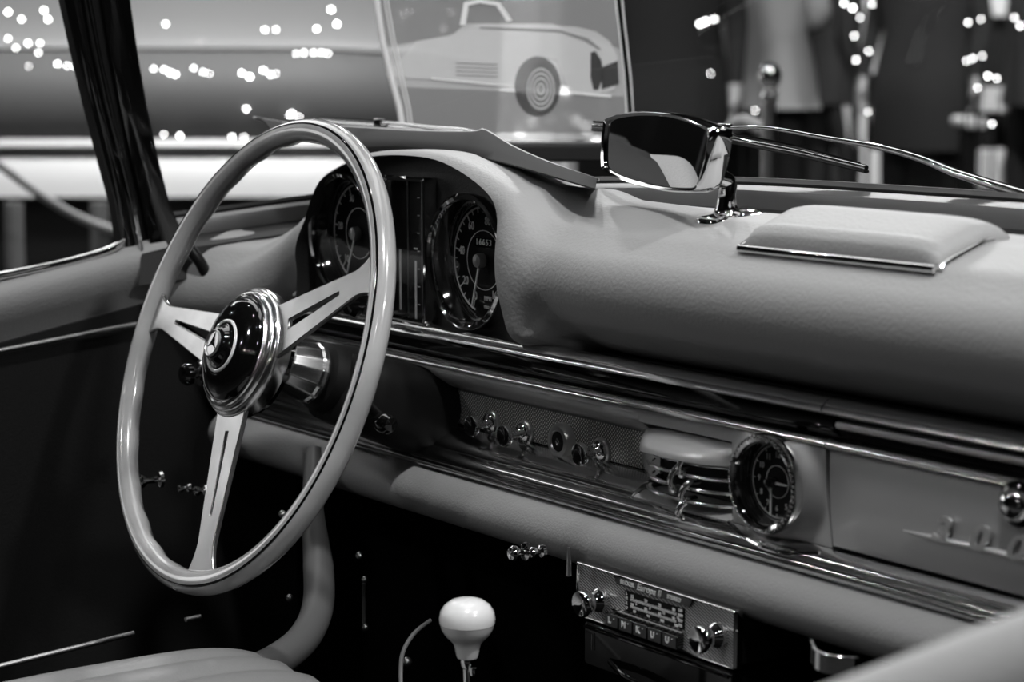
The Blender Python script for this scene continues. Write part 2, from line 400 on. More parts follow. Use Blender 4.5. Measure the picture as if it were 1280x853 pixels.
# black instrument panel set into the hood
GC = [(onY(585, 327, -.002), .0545), (onY(430, 293, -.002), .0545)]
xs_ = np.linspace(HS[0][0]-.0, HS[-1][0]+.0, 190); zs_ = np.linspace(.765, .946, 92)
XX, ZZ = np.meshgrid(xs_, zs_, indexing='ij'); SD = sd_poly(XX, ZZ, [(x, z) for x, z in HS])
def pmask(i, j):
    x = (xs_[i]+xs_[i+1])/2; z = (zs_[j]+zs_[j+1])/2
    return SD[i, j] < -.003 and all(hypot(x-g_.x, z-g_.z) > r_ for g_, r_ in GC)
b = B(); b.plate([[Vector((x, PANY, z)) for z in zs_] for x in xs_], [[Vector((x, PANY+.002, z)) for z in zs_] for x in xs_], pmask)
b.make('instrument_panel', M['leather_dark'], dash, smooth=False)

def extr(prof, x0, x1, n=2, fx=None):
    """profile of (y, z) swept along x"""
    P = []
    for i in range(n+1):
        x = x0+(x1-x0)*i/n; P.append([Vector((x, y+(fx(x, y, z) if fx else 0), z)) for (y, z) in prof])
    return P
def round_prof(cy, cz, ry, rz, n=16): return [(cy+ry*cos(2*pi*k/n), cz+rz*sin(2*pi*k/n)) for k in range(n)]
def bar(prof, x0, x1, n=2, fx=None):
    bb = B(); P = extr(prof, x0, x1, n, fx); bb.grid(P, closed_v=True); L = len(prof); N = len(P)
    bb.f.append(tuple(range(L))); bb.f.append(tuple((N-1)*L+k for k in range(L))[::-1]); return bb
XJ = .4525     # joint between centre section and glove box
for x0, x1 in ((-.42, XJ-.0008), (XJ+.0008, .97)):
    bar([(-.0115, .7795), (-.0112, .7808), (-.0098, .7837), (-.0072, .7864), (-.0040, .7883), (0, .7892), (.004, .789), (.004, .779), (-.009, .7785)], x0, x1).make('chrome_strip', M['trim'], dash)
    bar([(-.0080, .7542), (-.0078, .7555), (-.0066, .7575), (-.0045, .7591), (-.002, .7600), (.002, .7603), (.003, .7540), (-.006, .7533)], x0, x1).make('chrome_strip', M['trim'], dash)
bar([(.01, .782), (.0035, .780), (.001, .772), (.003, .764), (.01, .760), (.02, .77)], -.42, XJ-.001).make('dark_channel', M['black_gloss'], dash)
bar([(.01, .782), (.0065, .780), (.005, .772), (.006, .764), (.01, .760), (.02, .77)], XJ+.001, .97).make('dark_channel', M['black_gloss'], dash)
bar(round_prof(.002, .7705, .003, .003), XJ+.004, .80).make('channel_rod', M['satin'], dash)
# painted centre panel with the long recess for the switches
RX = .352
rec = [(.002, .7545), (-.001, .7495), (-.001, .746), (.002, .742), (.012, .7345), (.019, .7315), (.021, .7305), (.021, .6985), (.03, .6985), (.03, .7545)]
bar([(.0205, .6995), (.016, .6975), (.006, .6935), (-.003, .6885), (-.0075, .684), (-.008, .681), (.03, .681), (.03, .699)], -.42, .2375).make('recess_floor', M['chrome_soft'], dash, angle=radians(60))
bar(rec, -.42, .238).make('painted_panel', M['paint'], dash, angle=radians(50))
# vent bay behind the cold air grille
rec2 = [(.002, .7545), (-.001, .7495), (.0, .7425), (.006, .740), (.03, .738), (.03, .690), (.004, .688), (-.006, .684), (-.004, .680), (.04, .68), (.04, .7545)]
bar(rec2, .238, RX).make('vent_bay', M['paint'], dash, angle=radians(50))
# clock panel, swelling around the clock
CK = onY(969, 603, -.008)
def pod(x, z):
    d = hypot(x-CK.x, z-CK.z); e = .5-.5*math.tanh((d-.043)/.006); return -.003-.011*e-.002*max(0, (z-.70)/.05)
P = []; Q = []
nx, nz = 64, 46
for i in range(nx+1):
    row = []; rq = []
    for j in range(nz+1):
        z = .6835+(.7545-.6835)*j/nz; xl = RX-.001; xr = XJ-.0008+.006*(1-j/nz)**2; x = xl+(xr-xl)*i/nx
        row.append(Vector((x, pod(x, z)+(.004 if i == 0 else 0), z))); rq.append(Vector((x, .03, z)))
    P.append(row); Q.append(rq)
def cmask(i, j):
    p = P[i][j]; q = P[i+1][j+1]; return hypot((p.x+q.x)/2-CK.x, (p.z+q.z)/2-CK.z) > .0320
b = B(); b.plate(P, Q, cmask); b.make('clock_panel', M['paint'], dash, angle=radians(60))
b = B()
for k, z in enumerate((0,)):
    b.tube(smooth_path([(RX, -.006, .6835), (.385, -.016, .678), (.42, -.02, .6765), (.455, -.012, .6805)], 8), .0018, 8)
b.make('panel_bead', M['chrome'], dash)
# chrome lip and the padded roll under it
lip = [(0, .6835), (-.009, .6825), (-.015, .6795), (-.018, .677), (-.019, .6745), (-.0175, .673), (-.0205, .6712), (-.021, .668), (-.019, .6655), (-.005, .665), (.02, .665), (.02, .6835)]
bar(lip, -.42, .97).make('lower_lip', M['chrome_soft'], dash, angle=radians(60))
def rollr(x, y, z): return 0
roll = [(-.006+.031*cos(a), .6425+.0235*sin(a)) for a in [2*pi*k/40 for k in range(40)]]
bar(roll, -.42, .97, 60).make('knee_roll', M['leather_low'], dash)
b = B(); b.box((.27, .06, .70), (1.4, .06, .17)); b.make('dash_core', M['black'], dash)
b = B(); b.box((.27, .085, .46), (1.4, .03, .36)); b.make('bulkhead', M['carpet'], dash)
# padded ashtray-like cover on the dash top
SC = {}
def dash_z(x, y):
    zs = np.linspace(.80, .97, 171); s = sdf(np.full_like(zs, x), np.full_like(zs, y), zs); k = np.where(s < 0)[0]; return float(zs[k[-1]]) if len(k) else .87
cv = thing('padded_cover', 'light leather padded cushion pad edged with chrome on the dash top', 'pad')
fl, fr = onY(927, 331, -.004), onY(1172, 362, -.004); bl_, br_ = onY(1003, 272, .058), onY(1262, 297, .058)
P = []; n1, n2 = 36, 24
for i in range(n1+1):
    u = i/n1; row = []
    for j in range(n2+1):
        t = j/n2; a = fl.lerp(fr, u); c = bl_.lerp(br_, u); p = a.lerp(c, t)
        eu = (1-abs(2*u-1)**7); ev = (1-abs(2*t-1)**5) ; h = .0125*max(0, eu)**.45*max(0, ev)**.45
        base = dash_z(p.x, p.y); row.append(Vector((p.x, p.y-h*.35*(1-t), base+.003+h)))
    P.append(row)
b = B(); b.plate(P, [[Vector((q.x, q.y, dash_z(q.x, q.y)-.002)) for q in r_] for r_ in P]); b.make('cushion', M['leather'], cv, angle=radians(70))
edge = [P[i][0] for i in range(0, n1+1, 3)]; side = [P[n1][j] for j in range(0, n2-5, 3)]; sidel = [P[0][j] for j in range(0, n2-8, 3)]
b = B(); b.tube([p+Vector((0, -.002, -.001)) for p in edge], .0032, 10); b.make('front_trim', M['chrome'], cv)
for sd, ox in ((side, .001), (sidel, -.001)):
    b = B(); b.tube([p+Vector((ox, 0, -.001)) for p in sd], [.003-.0012*k/len(sd) for k in range(len(sd))], 10); b.make('side_trim', M['chrome'], cv)

# ---------------------------------------------------------------- gauges
def arc_strip(bb, r0, r1, a0, a1, z, n=60):
    vs = []; fs = []
    for k in range(n+1):
        a = a0+(a1-a0)*k/n
        for r in (r0, r1): vs += [(r*sin(a), r*cos(a), z)]
    for k in range(n): fs.append((2*k, 2*k+1, 2*k+3, 2*k+2))
    vs2 = [(x, y, zz+.0004) for x, y, zz in vs]; m_ = len(vs)
    bb.add(vs+vs2, fs+[tuple(i+m_ for i in f) for f in fs])
def tick(bb, a, r0, r1, wd, z):
    c, s_ = cos(a), sin(a); d = Vector((s_, c, 0)); p = Vector((c, -s_, 0))
    vs = [d*r0-p*wd/2, d*r1-p*wd/2, d*r1+p*wd/2, d*r0+p*wd/2]
    vs = [v+Vector((0, 0, z)) for v in vs]+[v+Vector((0, 0, z+.0005)) for v in vs]
    bb.add(vs, [(0, 1, 2, 3), (4, 5, 6, 7), (0, 1, 5, 4), (1, 2, 6, 5), (2, 3, 7, 6), (3, 0, 4, 7)])
def needle(parent, a, L, wd, z, hub, tail=.0, name='needle', m=None):
    bb = B(); c, s_ = cos(a), sin(a); d = Vector((s_, c, 0)); p = Vector((c, -s_, 0))
    vs = [-d*tail-p*wd/2, -d*tail+p*wd/2, d*L+p*wd*.2, d*L-p*wd*.2]
    bb.add([v+Vector((0, 0, z)) for v in vs]+[v+Vector((0, 0, z+.0012)) for v in vs], [(0, 1, 2, 3), (4, 5, 6, 7), (0, 1, 5, 4), (1, 2, 6, 5), (2, 3, 7, 6), (3, 0, 4, 7)])
    bb.make(name, m or M['white'], parent, smooth=False)
def gauge(name, label, cen, R, nums, minor, nang, arc, rdig, sz, inner, hubr, extra=None, dep=.017, cat='gauge'):
    t = thing(name, label, cat, DF(cen))
    b = B(); b.lathe([(R+.0015, -.012), (R+.0022, .001), (R+.0012, .0045), (R-.0012, .006), (R-.0038, .0045), (R-.0045, .001)], 96)
    b.make('bezel', M['chrome'], t)
    b = B(); b.lathe([(R-.0042, .001), (R-.0048, -.002), (R-.0085, -.006), (R-.0095, -dep)], 96, rf=None); b.make('inner_ring', M['black_gloss'], t)
    b = B(); b.lathe([(R, -dep-.003), (R, -dep), (0, -dep)], 64); b.make('dial_face', M['dial'], t)
    b = B(); z = -dep+.0002
    arc_strip(b, R-.0125, R-.0108, arc[0], arc[1], z)
    for a, s_ in nums:
        tick(b, radians(a), R-.019, R-.0115, .0012, z)
    for a in minor: tick(b, radians(a), R-.016, R-.0115, .0009, z)
    arc_strip(b, inner, inner+.0006, 0, 2*pi, z, 72)
    b.make('dial_scale', M['white'], t, smooth=False)
    b = B()
    for a, s_ in nums:
        if s_: add_me(b, text('n', s_, sz, T(rdig*sin(radians(a)), rdig*cos(radians(a)), z+.0003), M['white'], t, xs=.85))
    if extra: extra(b, z)
    b.make('dial_numerals', M['white'], t, smooth=False)
    needle(t, nang, R-.015, .0022, -dep+.004, hubr)
    b = B(); b.lathe([(hubr, -dep+.002), (hubr, -dep+.006), (hubr*.85, -dep+.0085), (0, -dep+.009)], 32); b.make('needle_hub', M['satin'], t)
    b = B(); b.lathe([(R-.004, .0022), (R*.5, .0032), (0, .0036)], 48); b.make('glass_cover', M['dial_glass'], t)
    return t
def sp_extra(b, z):
    add_me(b, text('n', '16653', .0075, T(.001, .0155, z+.0012), M['white'], None, spacing=1.35))
    add_me(b, text('n', 'MPH', .0055, T(.006, -.033, z+.0003), M['white'], None, fat=.0001))
    add_me(b, text('n', 'VDO', .0036, T(.004, -.0405, z+.0003), M['white'], None, fat=.0001))
c = onY(585, 327, -.002)
sp = gauge('speedometer', 'round speedometer marked MPH on the right of the instrument panel', c, .0575,
      [(-159, '0'), (-125, '20'), (-80, '40'), (-34, '60'), (10, '80'), (44, '100'), (80, '120'), (115, '140'), (148, '160')],
      [-148, -137, -114, -102, -91, -68, -57, -46, -23, -12, -1, 21, 33, 56, 68, 92, 104, 126, 137], radians(-163), (radians(-163), radians(150)), .0345, .0105, .0255, .0065, sp_extra)
b = B(); b.box((.001, .0155, -.0165), (.030, .0095, .0012)); b.make('odometer_window', M['black_gloss'], sp, bevel=.0008)
c = onY(430, 293, -.002)
gauge('tachometer', 'round rev counter behind the steering wheel on the left of the instrument panel', c, .0575,
      [(-150, ''), (-138, '10'), (-82, '20'), (-22, '30'), (38, '40'), (97, '50'), (150, '60')], [-124, -110, -96, -67, -52, -37, -7, 8, 23, 53, 68, 82, 112, 126, 138],
      radians(-158), (radians(-150), radians(156)), .0345, .010, .0235, .0065)
def ck_extra(b, z): pass
ck = thing('clock', 'round black chrome rimmed clock in the centre of the dashboard', 'clock', DF(CK+Vector((0, -.010, 0))))
R = .0335
b = B(); b.lathe([(R+.002, -.008), (R+.003, 0), (R+.002, .003), (R, .0042), (R-.003, .003), (R-.004, 0)], 96, rf=None)
for k in range(0): pass
b.make('bezel', M['chrome'], ck)
b = B()
for k in range(56):
    a = 2*pi*k/56; b.lathe([(.0013, 0), (.0011, .0009), (0, .0014)], 8, mx=T((R+.0002)*cos(a), (R+.0002)*sin(a), .0036))
b.make('beaded_edge', M['chrome'], ck)
b = B(); b.lathe([(R-.0038, 0), (R-.0055, -.004), (R-.006, -.012)], 72); b.make('inner_ring', M['black_gloss'], ck)
b = B(); b.lathe([(R, -.0145), (R, -.0125), (0, -.0125)], 48); b.make('dial_face', M['dial'], ck)
b = B(); z = -.0123; arc_strip(b, R-.0078, R-.0068, 0, 2*pi, z); arc_strip(b, .0115, .0119, 0, 2*pi, z)
for k in range(12): tick(b, k*pi/6, R-.0098, R-.0075, .0007, z)
b.make('dial_scale', M['white'], ck, smooth=False)
b = B()
for k in range(1, 13):
    a = k*pi/6; add_me(b, text('n', str(k), .0062, T(.0195*sin(a), .0195*cos(a), z+.0003), M['white'], None, xs=.85))
b.make('dial_numerals', M['white'], ck, smooth=False)
needle(ck, radians(90), .015, .0022, -.008, 0, name='hour_hand'); needle(ck, radians(180), .0235, .0016, -.0065, 0, name='minute_hand')
b = B(); b.lathe([(.004, -.010), (.0036, -.004), (.0028, -.001), (0, 0)], 24); b.make('centre_cap', M['black_gloss'], ck)
b = B(); b.lathe([(R-.0035, .0015), (0, .0028)], 48); b.make('glass_cover', M['dial_glass'], ck)

# centre strip gauge between the two dials
A, Bq, Cq = onY(535, 222, -.001), onY(487, 222, -.001), onY(531, 406, -.001)
gw = .070; gc = Vector((A.x-gw/2+.001, -.001, (A.z+Cq.z)/2)); gh = A.z-Cq.z
g = thing('column_gauge', 'tall upright rectangular gauge in chrome frame between the two round dials', 'gauge', DF(gc))
def rrect(wd, ht, r, n=5):
    out = []
    for cx, cy, a0 in ((wd/2-r, ht/2-r, 0), (-wd/2+r, ht/2-r, pi/2), (-wd/2+r, -ht/2+r, pi), (wd/2-r, -ht/2+r, 1.5*pi)):
        for k in range(n+1): a = a0+pi/2*k/n; out.append((cx+r*cos(a), cy+r*sin(a)))
    return out
def ring_frame(name, w0, h0, t_, z0, z1, m, parent, r=.005):
    o0, o1, i1 = rrect(w0, h0, r), rrect(w0-t_*.9, h0-t_*.9, r*.8), rrect(w0-2*t_, h0-2*t_, r*.6)
    P = [[Vector((x, y, z)) for x, y in L] for L, z in ((o0, z0), (rrect(w0-.0004, h0-.0004, r), z1-.001), (o1, z1), (i1, z1-.0015), (i1, z0))]
    bb = B(); bb.grid(P, closed_v=True); return bb.make(name, m, parent, angle=radians(50))
ring_frame('chrome_frame', gw, gh, .0045, -.008, .005, M['chrome'], g)
b = B(); b.box((0, 0, -.009), (gw-.006, gh-.006, .002)); b.make('backing', M['dial'], g)
b = B()
for x in (-.011, .0125): b.box((x, 0, -.0075), (.0008, gh-.012, .001))
b.make('dividers', M['satin'], g)
b = B()
b.box((.002, -.036, -.0072), (.002, .05, .001)); b.box((.002, .0, -.0072), (.005, .0015, .001)); b.box((-.024, -.03, -.0072), (.002, .055, .001))
for k in range(7): b.box((.007, -.05+.016*k, -.0072), (.003, .0007, .001))
b.make('gauge_scale', M['white'], g)
b = B(); b.box((0, 0, .0008), (gw-.008, gh-.008, .0008)); b.make('glass_cover', M['dial_glass'], g)

# ---------------------------------------------------------------- switch plate and its knobs
PY = .0195
p0, p1 = onY(803, 575, PY), onY(560, 520, PY)
pl = part('switch_plate', DF((( p0.x-.14), PY+.0005, .7152)), dash, 'knurled metal plate carrying the pull switches')
b = B(); b.prism(rrect(.28, .0285, .002), -.001, .0008); b.make('knurled_face', M['knurl'], pl, smooth=False)
ring_frame('plate_frame', .284, .0315, .0016, -.001, .0018, M['chrome'], pl, r=.002)
KN = [(612, 530, 'leftmost chrome pull switch knob on the knurled plate', 588, 536), (653, 542, 'chrome pull switch knob just left of the ignition lock', 630, 545), (748, 565, 'chrome pull switch knob right of the ignition lock', 725, 567)]
for x, y, lb, x2, y2 in KN:
    c = onY(x, y, PY-.004); t = part('pull_knob', DF((c.x, PY, c.z)), dash, lb)
    b = B(); b.lathe([(.0115, 0), (.0115, .002), (.0105, .003), (.0098, .0032)], 40); b.make('collar', M['satin'], t)
    b = B(); b.lathe([(.0098, .0030), (.0092, .0055), (.0066, .0075), (.005, .0078), (.0035, .009), (.0032, .018)], 40); b.make('escutcheon', M['chrome'], t)
    b = B(); b.lathe([(.0032, .016), (.006, .0185), (.0095, .0205), (.0098, .0225), (.0088, .0248), (.0082, .0246)], 40); b.make('knob_head', M['chrome'], t)
    b = B(); b.lathe([(.0082, .0244), (.006, .0236), (0, .0232)], 32); b.make('knob_inlay', M['black_gloss'], t)
c = onY(699, 552, PY-.006); t = part('ignition_lock', DF((c.x, PY, c.z)), dash, 'round satin metal ignition lock in the knurled plate')
b = B(); b.lathe([(.0155, 0), (.0155, .004), (.0148, .0065), (.0130, .0085), (.0095, .0088), (.0085, .0075)], 48); b.make('lock_barrel', M['satin'], t)
b = B(); b.lathe([(.0088, .0073), (.006, .0078), (0, .0078)], 32); b.make('key_face', M['black'], t)
b = B(); b.box((0, 0, .008), (.0012, .006, .001)); b.lathe([(.0025, .007), (.002, .0086), (0, .009)], 16); b.make('keyhole', M['chrome'], t)

# ---------------------------------------------------------------- ventilation grille
vx0, vx1 = .2385, .3515; vt = part('air_vent', DF(((vx0+vx1)/2, 0, .716)), dash, 'hooded chrome louvred air vent beside the clock')
W2 = (vx1-vx0)/2
P = []
for i in range(25):
    u = -1+2*i/24; x = u*W2*.985; bul = .021*(1-abs(u)**2.6)**.7 if abs(u) < 1 else 0; row = []
    zt = .0245-.004*max(0, -u)**3
    for j in range(11):
        t_ = j/10; a = t_*pi/2
        row.append(Vector((x, zt-(.016)*(1-cos(a)), -.006+(bul+.004)*sin(a))))
    row.append(Vector((x, zt-.0175, -.008+bul)))
    P.append(row)
b = B(); b.plate(P, [[v+Vector((0, -.001, -.003)) for v in r_] for r_ in P]); b.make('hood', M['paint'], vt, angle=radians(60))
for k in range(4):
    y = .006-.0098*k; pts = []
    for i in range(25):
        u = -1+2*i/24; pts.append(Vector((u*W2*.97, y, -.012+.0215*(1-abs(u)**2.6)**.7)))
    b = B(); b.tube(pts, .0016, 8, flat=1.5); b.make('louvre', M['hub_metal'], vt)
b = B(); b.box((0, -.006, -.025), (2*W2, .045, .003)); b.make('vent_backing', M['black'], vt)
for xx, y0, ln in ((.014, .008, .013), (.004, -.002, .017), (.017, -.012, .014), (.014, -.026, .013)):
    b = B(); pz = .0085-.03*(xx*0); b.tube(smooth_path([(xx, y0+.004, .002), (xx+.001, y0+.003, .0135), (xx-.003, y0-ln*.4, .0165), (xx-.003, y0-ln*.8, .012)], 5), .0026, 10); b.lathe([(0, -.003), (.0035, -.002), (.004, .0), (.0035, .002), (0, .003)], 14, mx=T(xx-.003, y0-ln*.8, .013)); b.make('vent_lever', M['hub_metal'], vt)

# ---------------------------------------------------------------- glove box
gb = part('glove_box_lid', DF((XJ, 0, .7155)), dash)
P = []; Q = []
for i in range(41):
    row = []; rq = []
    for j in range(21):
        v_ = j/20; y = -.0300+v_*.068; x = .0012+.0055*(1-v_)**2+(.51)*i/40 if i else .0012+.0055*(1-v_)**2
        z = .003+.004*(1-(2*v_-1)**2)*min(1, i/3); row.append(Vector((x, y, z))); rq.append(Vector((x, y, -.03)))
    P.append(row); Q.append(rq)
b = B(); b.plate(P, Q); b.make('lid_panel', M['paint'], gb, angle=radians(50))
# badge
GI = DF((XJ, 0, .7155)).inverted() @ DF((0, -.0065, 0))
p0, p1 = onY(1132, 663, -.0065), onY(1280, 697, -.0065); sl = (p1.z-p0.z)/(p1.x-p0.x)
b = B(); b.tube([(p0.x+.17*k/10, p0.z+sl*.17*k/10-.0002, .002) for k in range(11)], [.0006+.0014*min(1, k/2) for k in range(11)], 8)
q0, q1 = onY(1178, 661, -.0065), onY(1224, 672, -.0065); stp = q1.x-q0.x
for k, ch in enumerate('300'):
    add_me(b, text('digit', ch, .0235, T(q0.x+stp*k, q0.z+(q1.z-q0.z)*k-.0005, .003), M['chrome'], None, depth=.0014, shear=.35, xs=1.25, fat=.0006))
add_me(b, text('letters', 'SL', .0235, T(q0.x+stp*3.4, q0.z+(q1.z-q0.z)*3.4, .003), M['chrome'], None, depth=.0014, shear=.35, xs=1.1, fat=.0006))
b.v = [GI @ v for v in b.v]
o = b.make('script_badge', M['badge'], gb); o['label'] = 'chrome 300 SL script badge with underline'; bv = o.modifiers.new('e', 'BEVEL'); bv.width = .0004; bv.segments = 2; bv.limit_method = 'ANGLE'
c = onY(1273, 631, -.008); LI = DF((XJ, 0, .7155)).inverted() @ DF((c.x, -.007, c.z))
b = B(); b.lathe([(.0155, 0), (.0155, .002), (.013, .004), (.011, .0045)], 40, mx=LI); b.make('lock_rosette', M['black_gloss'], gb)
b = B(); b.lathe([(.011, .004), (.0095, .009), (.007, .011), (0, .0115)], 40, mx=LI); o = b.make('lid_lock', M['chrome'], gb)

# ---------------------------------------------------------------- radio
RY = -.036
c0, c1, c2, c3 = onY(722, 700, RY), onY(922, 762, RY), onY(727, 766, RY), onY(924, 843, RY)
cx, cz = (c0.x+c1.x+c2.x+c3.x)/4, (c0.z+c1.z+c2.z+c3.z)/4; rw, rh = (c1.x-c0.x+c3.x-c2.x)/2, (c0.z-c2.z+c1.z-c3.z)/2
rd = thing('car_radio', 'chrome framed car radio with two knobs and black push buttons under the dash', 'radio', DF((cx, RY, cz)))
b = B(); b.prism(rrect(rw-.003, rh-.003, .002), -.10, 0); b.make('radio_case', M['black'], rd, angle=radians(40))
b = B(); b.prism(rrect(rw-.004, rh-.004, .0015), 0, .0012); b.make('faceplate', M['ribbed'], rd, smooth=False)
ring_frame('chrome_frame', rw, rh, .0022, -.004, .004, M['chrome'], rd, r=.0015)
ht, hb = rh/2, -rh/2
def tri(poly, z0, z1, nm, m, bev=None): bb = B(); bb.prism(poly, z0, z1); return bb.make(nm, m, rd, smooth=False, bevel=bev)
tri([(-.047, ht-.0022), (-.044, ht-.0085), (.043, ht-.0085), (.047, ht-.0022)], .001, .0032, 'name_bar', M['black_gloss'])
nb = B()
add_me(nb, text('n', 'BECKER', .0046, T(-.030, ht-.0055, .0034), M['white'], None, fat=.00004, xs=1.05))
add_me(nb, text('n', 'Europa II', .0072, T(-.004, ht-.0054, .0034), M['white'], None, shear=.3, fat=.0001, xs=1.1))
add_me(nb, text('n', 'STEREO', .0042, T(.026, ht-.0055, .0034), M['white'], None, fat=.00004, xs=1.1))
nb.make('name_lettering', M['white'], rd, smooth=False)
tri([(-.034, ht-.0115), (-.034, ht-.0275), (.036, ht-.0275), (.036, ht-.0115)], .001, .0022, 'tuning_dial', M['dial'])
sb = B(); yb = ht-.0195
for k, s_ in enumerate(('L', 'M', 'K', 'U')): add_me(sb, text('n', s_, .0034, T(-.0318, ht-.0135-.0038*k, .0024), M['white'], None, fat=.00003))
for k, s_ in enumerate(('LW', 'MW', 'KW', 'FM')): add_me(sb, text('n', s_, .0032, T(.0325, ht-.0135-.0038*k, .0024), M['white'], None, fat=.0001))
for yy in (ht-.0172, ht-.0228): sb.box((0, yy, .0023), (.055, .0006, .0003)); sb.box((0, yy-.0009, .0023), (.055, .0003, .0003))
for k, (a_, b_) in enumerate((('15', '6'), ('20', '8'), ('25', '12'), ('30', '16'))):
    add_me(sb, text('n', a_, .0036, T(-.025+.0165*k, ht-.0147, .0024), M['white'], None, fat=.00003)); add_me(sb, text('n', b_, .003, T(-.020+.0165*k, ht-.0195, .0024), M['white'], None, fat=.00003))
for k, (a_, b_) in enumerate((('90', '88'), ('80', '94'), ('60', '100'), ('50', '108'))):
    add_me(sb, text('n', a_, .0034, T(-.025+.0165*k, ht-.0211, .0024), M['white'], None, fat=.00003)); add_me(sb, text('n', b_, .0032, T(-.022+.0165*k, ht-.0258, .0024), M['white'], None, fat=.00003))
for k in range(40): sb.box((-.027+.054*k/39, ht-.0165, .0023), (.0003, .0012, .0003)); sb.box((-.027+.054*k/39, ht-.0222, .0023), (.0003, .0012, .0003))
sb.make('tuning_scale', M['white'], rd, smooth=False)
tri([(-.048, hb+.0160), (-.048, hb+.0148), (.036, hb+.0148), (.036, hb+.0160)], .001, .0045, 'chrome_bar', M['chrome'])
for k, s_ in enumerate('LMKUU'):
    x = -.047+.0175*k; bb = B(); bb.prism(rrect(.0168, .0105, .0012), .001, .0085-.001*0, mx=T(x+.004, hb+.0075)); o = bb.make('push_button', M['black_gloss'], rd, bevel=.0008)
    tb = B(); add_me(tb, text('n', s_, .0066, T(x+.002, hb+.0078, .0088), M['white'], None, fat=.00025)); add_me(tb, text('n', '-', .004, T(x+.0075, hb+.0102, .0088), M['white'], None)); tb.make('button_letter', M['white'], o, smooth=False)
for x, y in ((-.064, -.0035), (.076, .0000)):
    k_ = B(); k_.lathe([(.009, .001), (.0095, .006), (.0075, .009), (.005, .011), (.0045, .013)], 40, mx=T(x, y)); kn = k_.make('radio_knob', M['chrome'], rd)
    k_ = B(); k_.lathe([(.0045, .012), (.009, .014), (.0105, .017), (.0108, .021), (.0095, .0232), (.007, .0225), (.004, .0215), (0, .0212)], 40, mx=T(x, y)); k_.make('knob_cap', M['chrome'], kn)
    k_ = B(); k_.box((x+.015, y+.007, .0018), (.009, .0008, .0006)); k_.make('knob_mark', M['white'], kn)
# dark ashtray box with chrome edge under the radio
e0, e1 = onY(742, 786, -.034), onY(912, 853, -.034)
ab = thing('ashtray', 'black ashtray drawer with a thin chrome edge under the radio', 'ashtray', DF(((e0.x+e1.x)/2, -.034, e0.z-.012)))
b = B(); b.prism(rrect(.176, .034, .003), -.09, .004); b.make('drawer_front', M['black_gloss'], ab, angle=radians(40), bevel=.001)
b = B(); b.tube([(-.086, .0135, .0055), (.086, .0135, .0055)], .0013, 8); b.tube([(-.076, .0095, .0052), (-.076, -.004, .0052)], .0006, 6); b.make('chrome_edge', M['chrome'], ab)
b = B(); b.tube(smooth_path([(-.055, -.008, .004), (-.03, -.010, .012), (.0, -.013, .014), (.035, -.015, .006)], 6), .003, 10, flat=.6); b.make('drawer_pull', M['black_gloss'], ab)

# ================================================================== STEERING WHEEL
WO = Vector(CAM)+(Vector((-.00922828, -.21137306, .78521654))-Vector(CAM))*1.05
WN = Vector((-.01497571, -.94145688, .33680065)).normalized(); WX = Vector((0, 0, 1)).cross(WN).normalized(); WY = WN.cross(WX)
WM = frame(WO, WX, WY, WN)
sw = thing('steering_wheel', 'pale three spoked steering wheel with black seam line and black horn button', 'steering wheel', WM @ Matrix.Rotation(radians(11), 4, 'Z'))
Rc, rt = .1993, .0107
P = []; NA = 288; NB = 28
for i in range(NA):
    a = 2*pi*i/NA; row = []
    sc = max(0, sin(a*24))**1.0
    seg = 1.0
    for k in range(NB):
        t_ = 2*pi*k/NB; dlt = atan2(sin(t_-radians(215)), cos(t_-radians(215))); wgt = math.exp(-(dlt/.55)**2)
        r = rt*(1-.0*wgt)-.0019*wgt*(.5+.5*cos(a*26)); x = Rc+r*cos(t_)
        row.append(Vector((x*cos(a), x*sin(a), r*sin(t_)*.96)))
    P.append(row)
b = B(); b.grid(P, closed_u=True, closed_v=True); b.make('rim', M['rim'], sw, angle=radians(80))
t_ = radians(66); rs = rt-.0003
P = []
for i in range(NA):
    a = 2*pi*i/NA; row = []
    for k in range(8):
        q = 2*pi*k/8; tt = t_+.0014/rt*cos(q); rr = rs+.0007*sin(q); row.append(Vector(((Rc+rr*cos(tt))*cos(a), (Rc+rr*cos(tt))*sin(a), rr*sin(tt)*.96)))
    P.append(row)
b = B(); b.grid(P, closed_u=True, closed_v=True); b.make('rim_seam', M['black_gloss'], sw)
def spoke(ang, w0, w1, wf, s0, s1, sl0=.070, sl1=.142):
    Ls = [.040, .050, .060, sl0-.002, sl0, .085, .10, .115, .13, sl1, .150, .158, .165, .172, .178, .183, .187, .1905]
    P = []; Q = []
    for L in Ls:
        t_ = (L-.05)/(.165-.05); hw = w0+(w1-w0)*min(1, max(0, t_))
        if L > .160: hw = w1+(wf-w1)*((L-.160)/.0305)**2.4
        tt = min(1, max(0, (L-sl0)/(sl1-sl0))); ss = s0+(s1-s0)*tt
        bow = .0035*(1-((L-.11)/.08)**2)*0
        zf = .002-.0015*min(1, L/.19); c_, s_ = cos(ang), sin(ang)
        row = []; rq = []
        for lat in (-hw, -hw*.6-ss*.4, -ss, ss, hw*.6+ss*.4, hw):
            row.append(Vector((L*c_-lat*s_, L*s_+lat*c_, zf+.002))); rq.append(Vector((L*c_-lat*s_, L*s_+lat*c_, zf-.0025)))
        P.append(row); Q.append(rq)
    i0, i1 = Ls.index(sl0), Ls.index(sl1)
    bb = B(); bb.plate(P, Q, lambda i, j: not (j == 2 and i0 <= i < i1)); return bb.make('spoke', M['spoke'], sw, bevel=.0009, angle=radians(30))
spoke(radians(90-74), .0245, .0115, .021, .0042, .0012)
spoke(radians(90+74), .0245, .0115, .021, .0042, .0012)
spoke(radians(270), .0235, .0135, .023, .0022, .0009)
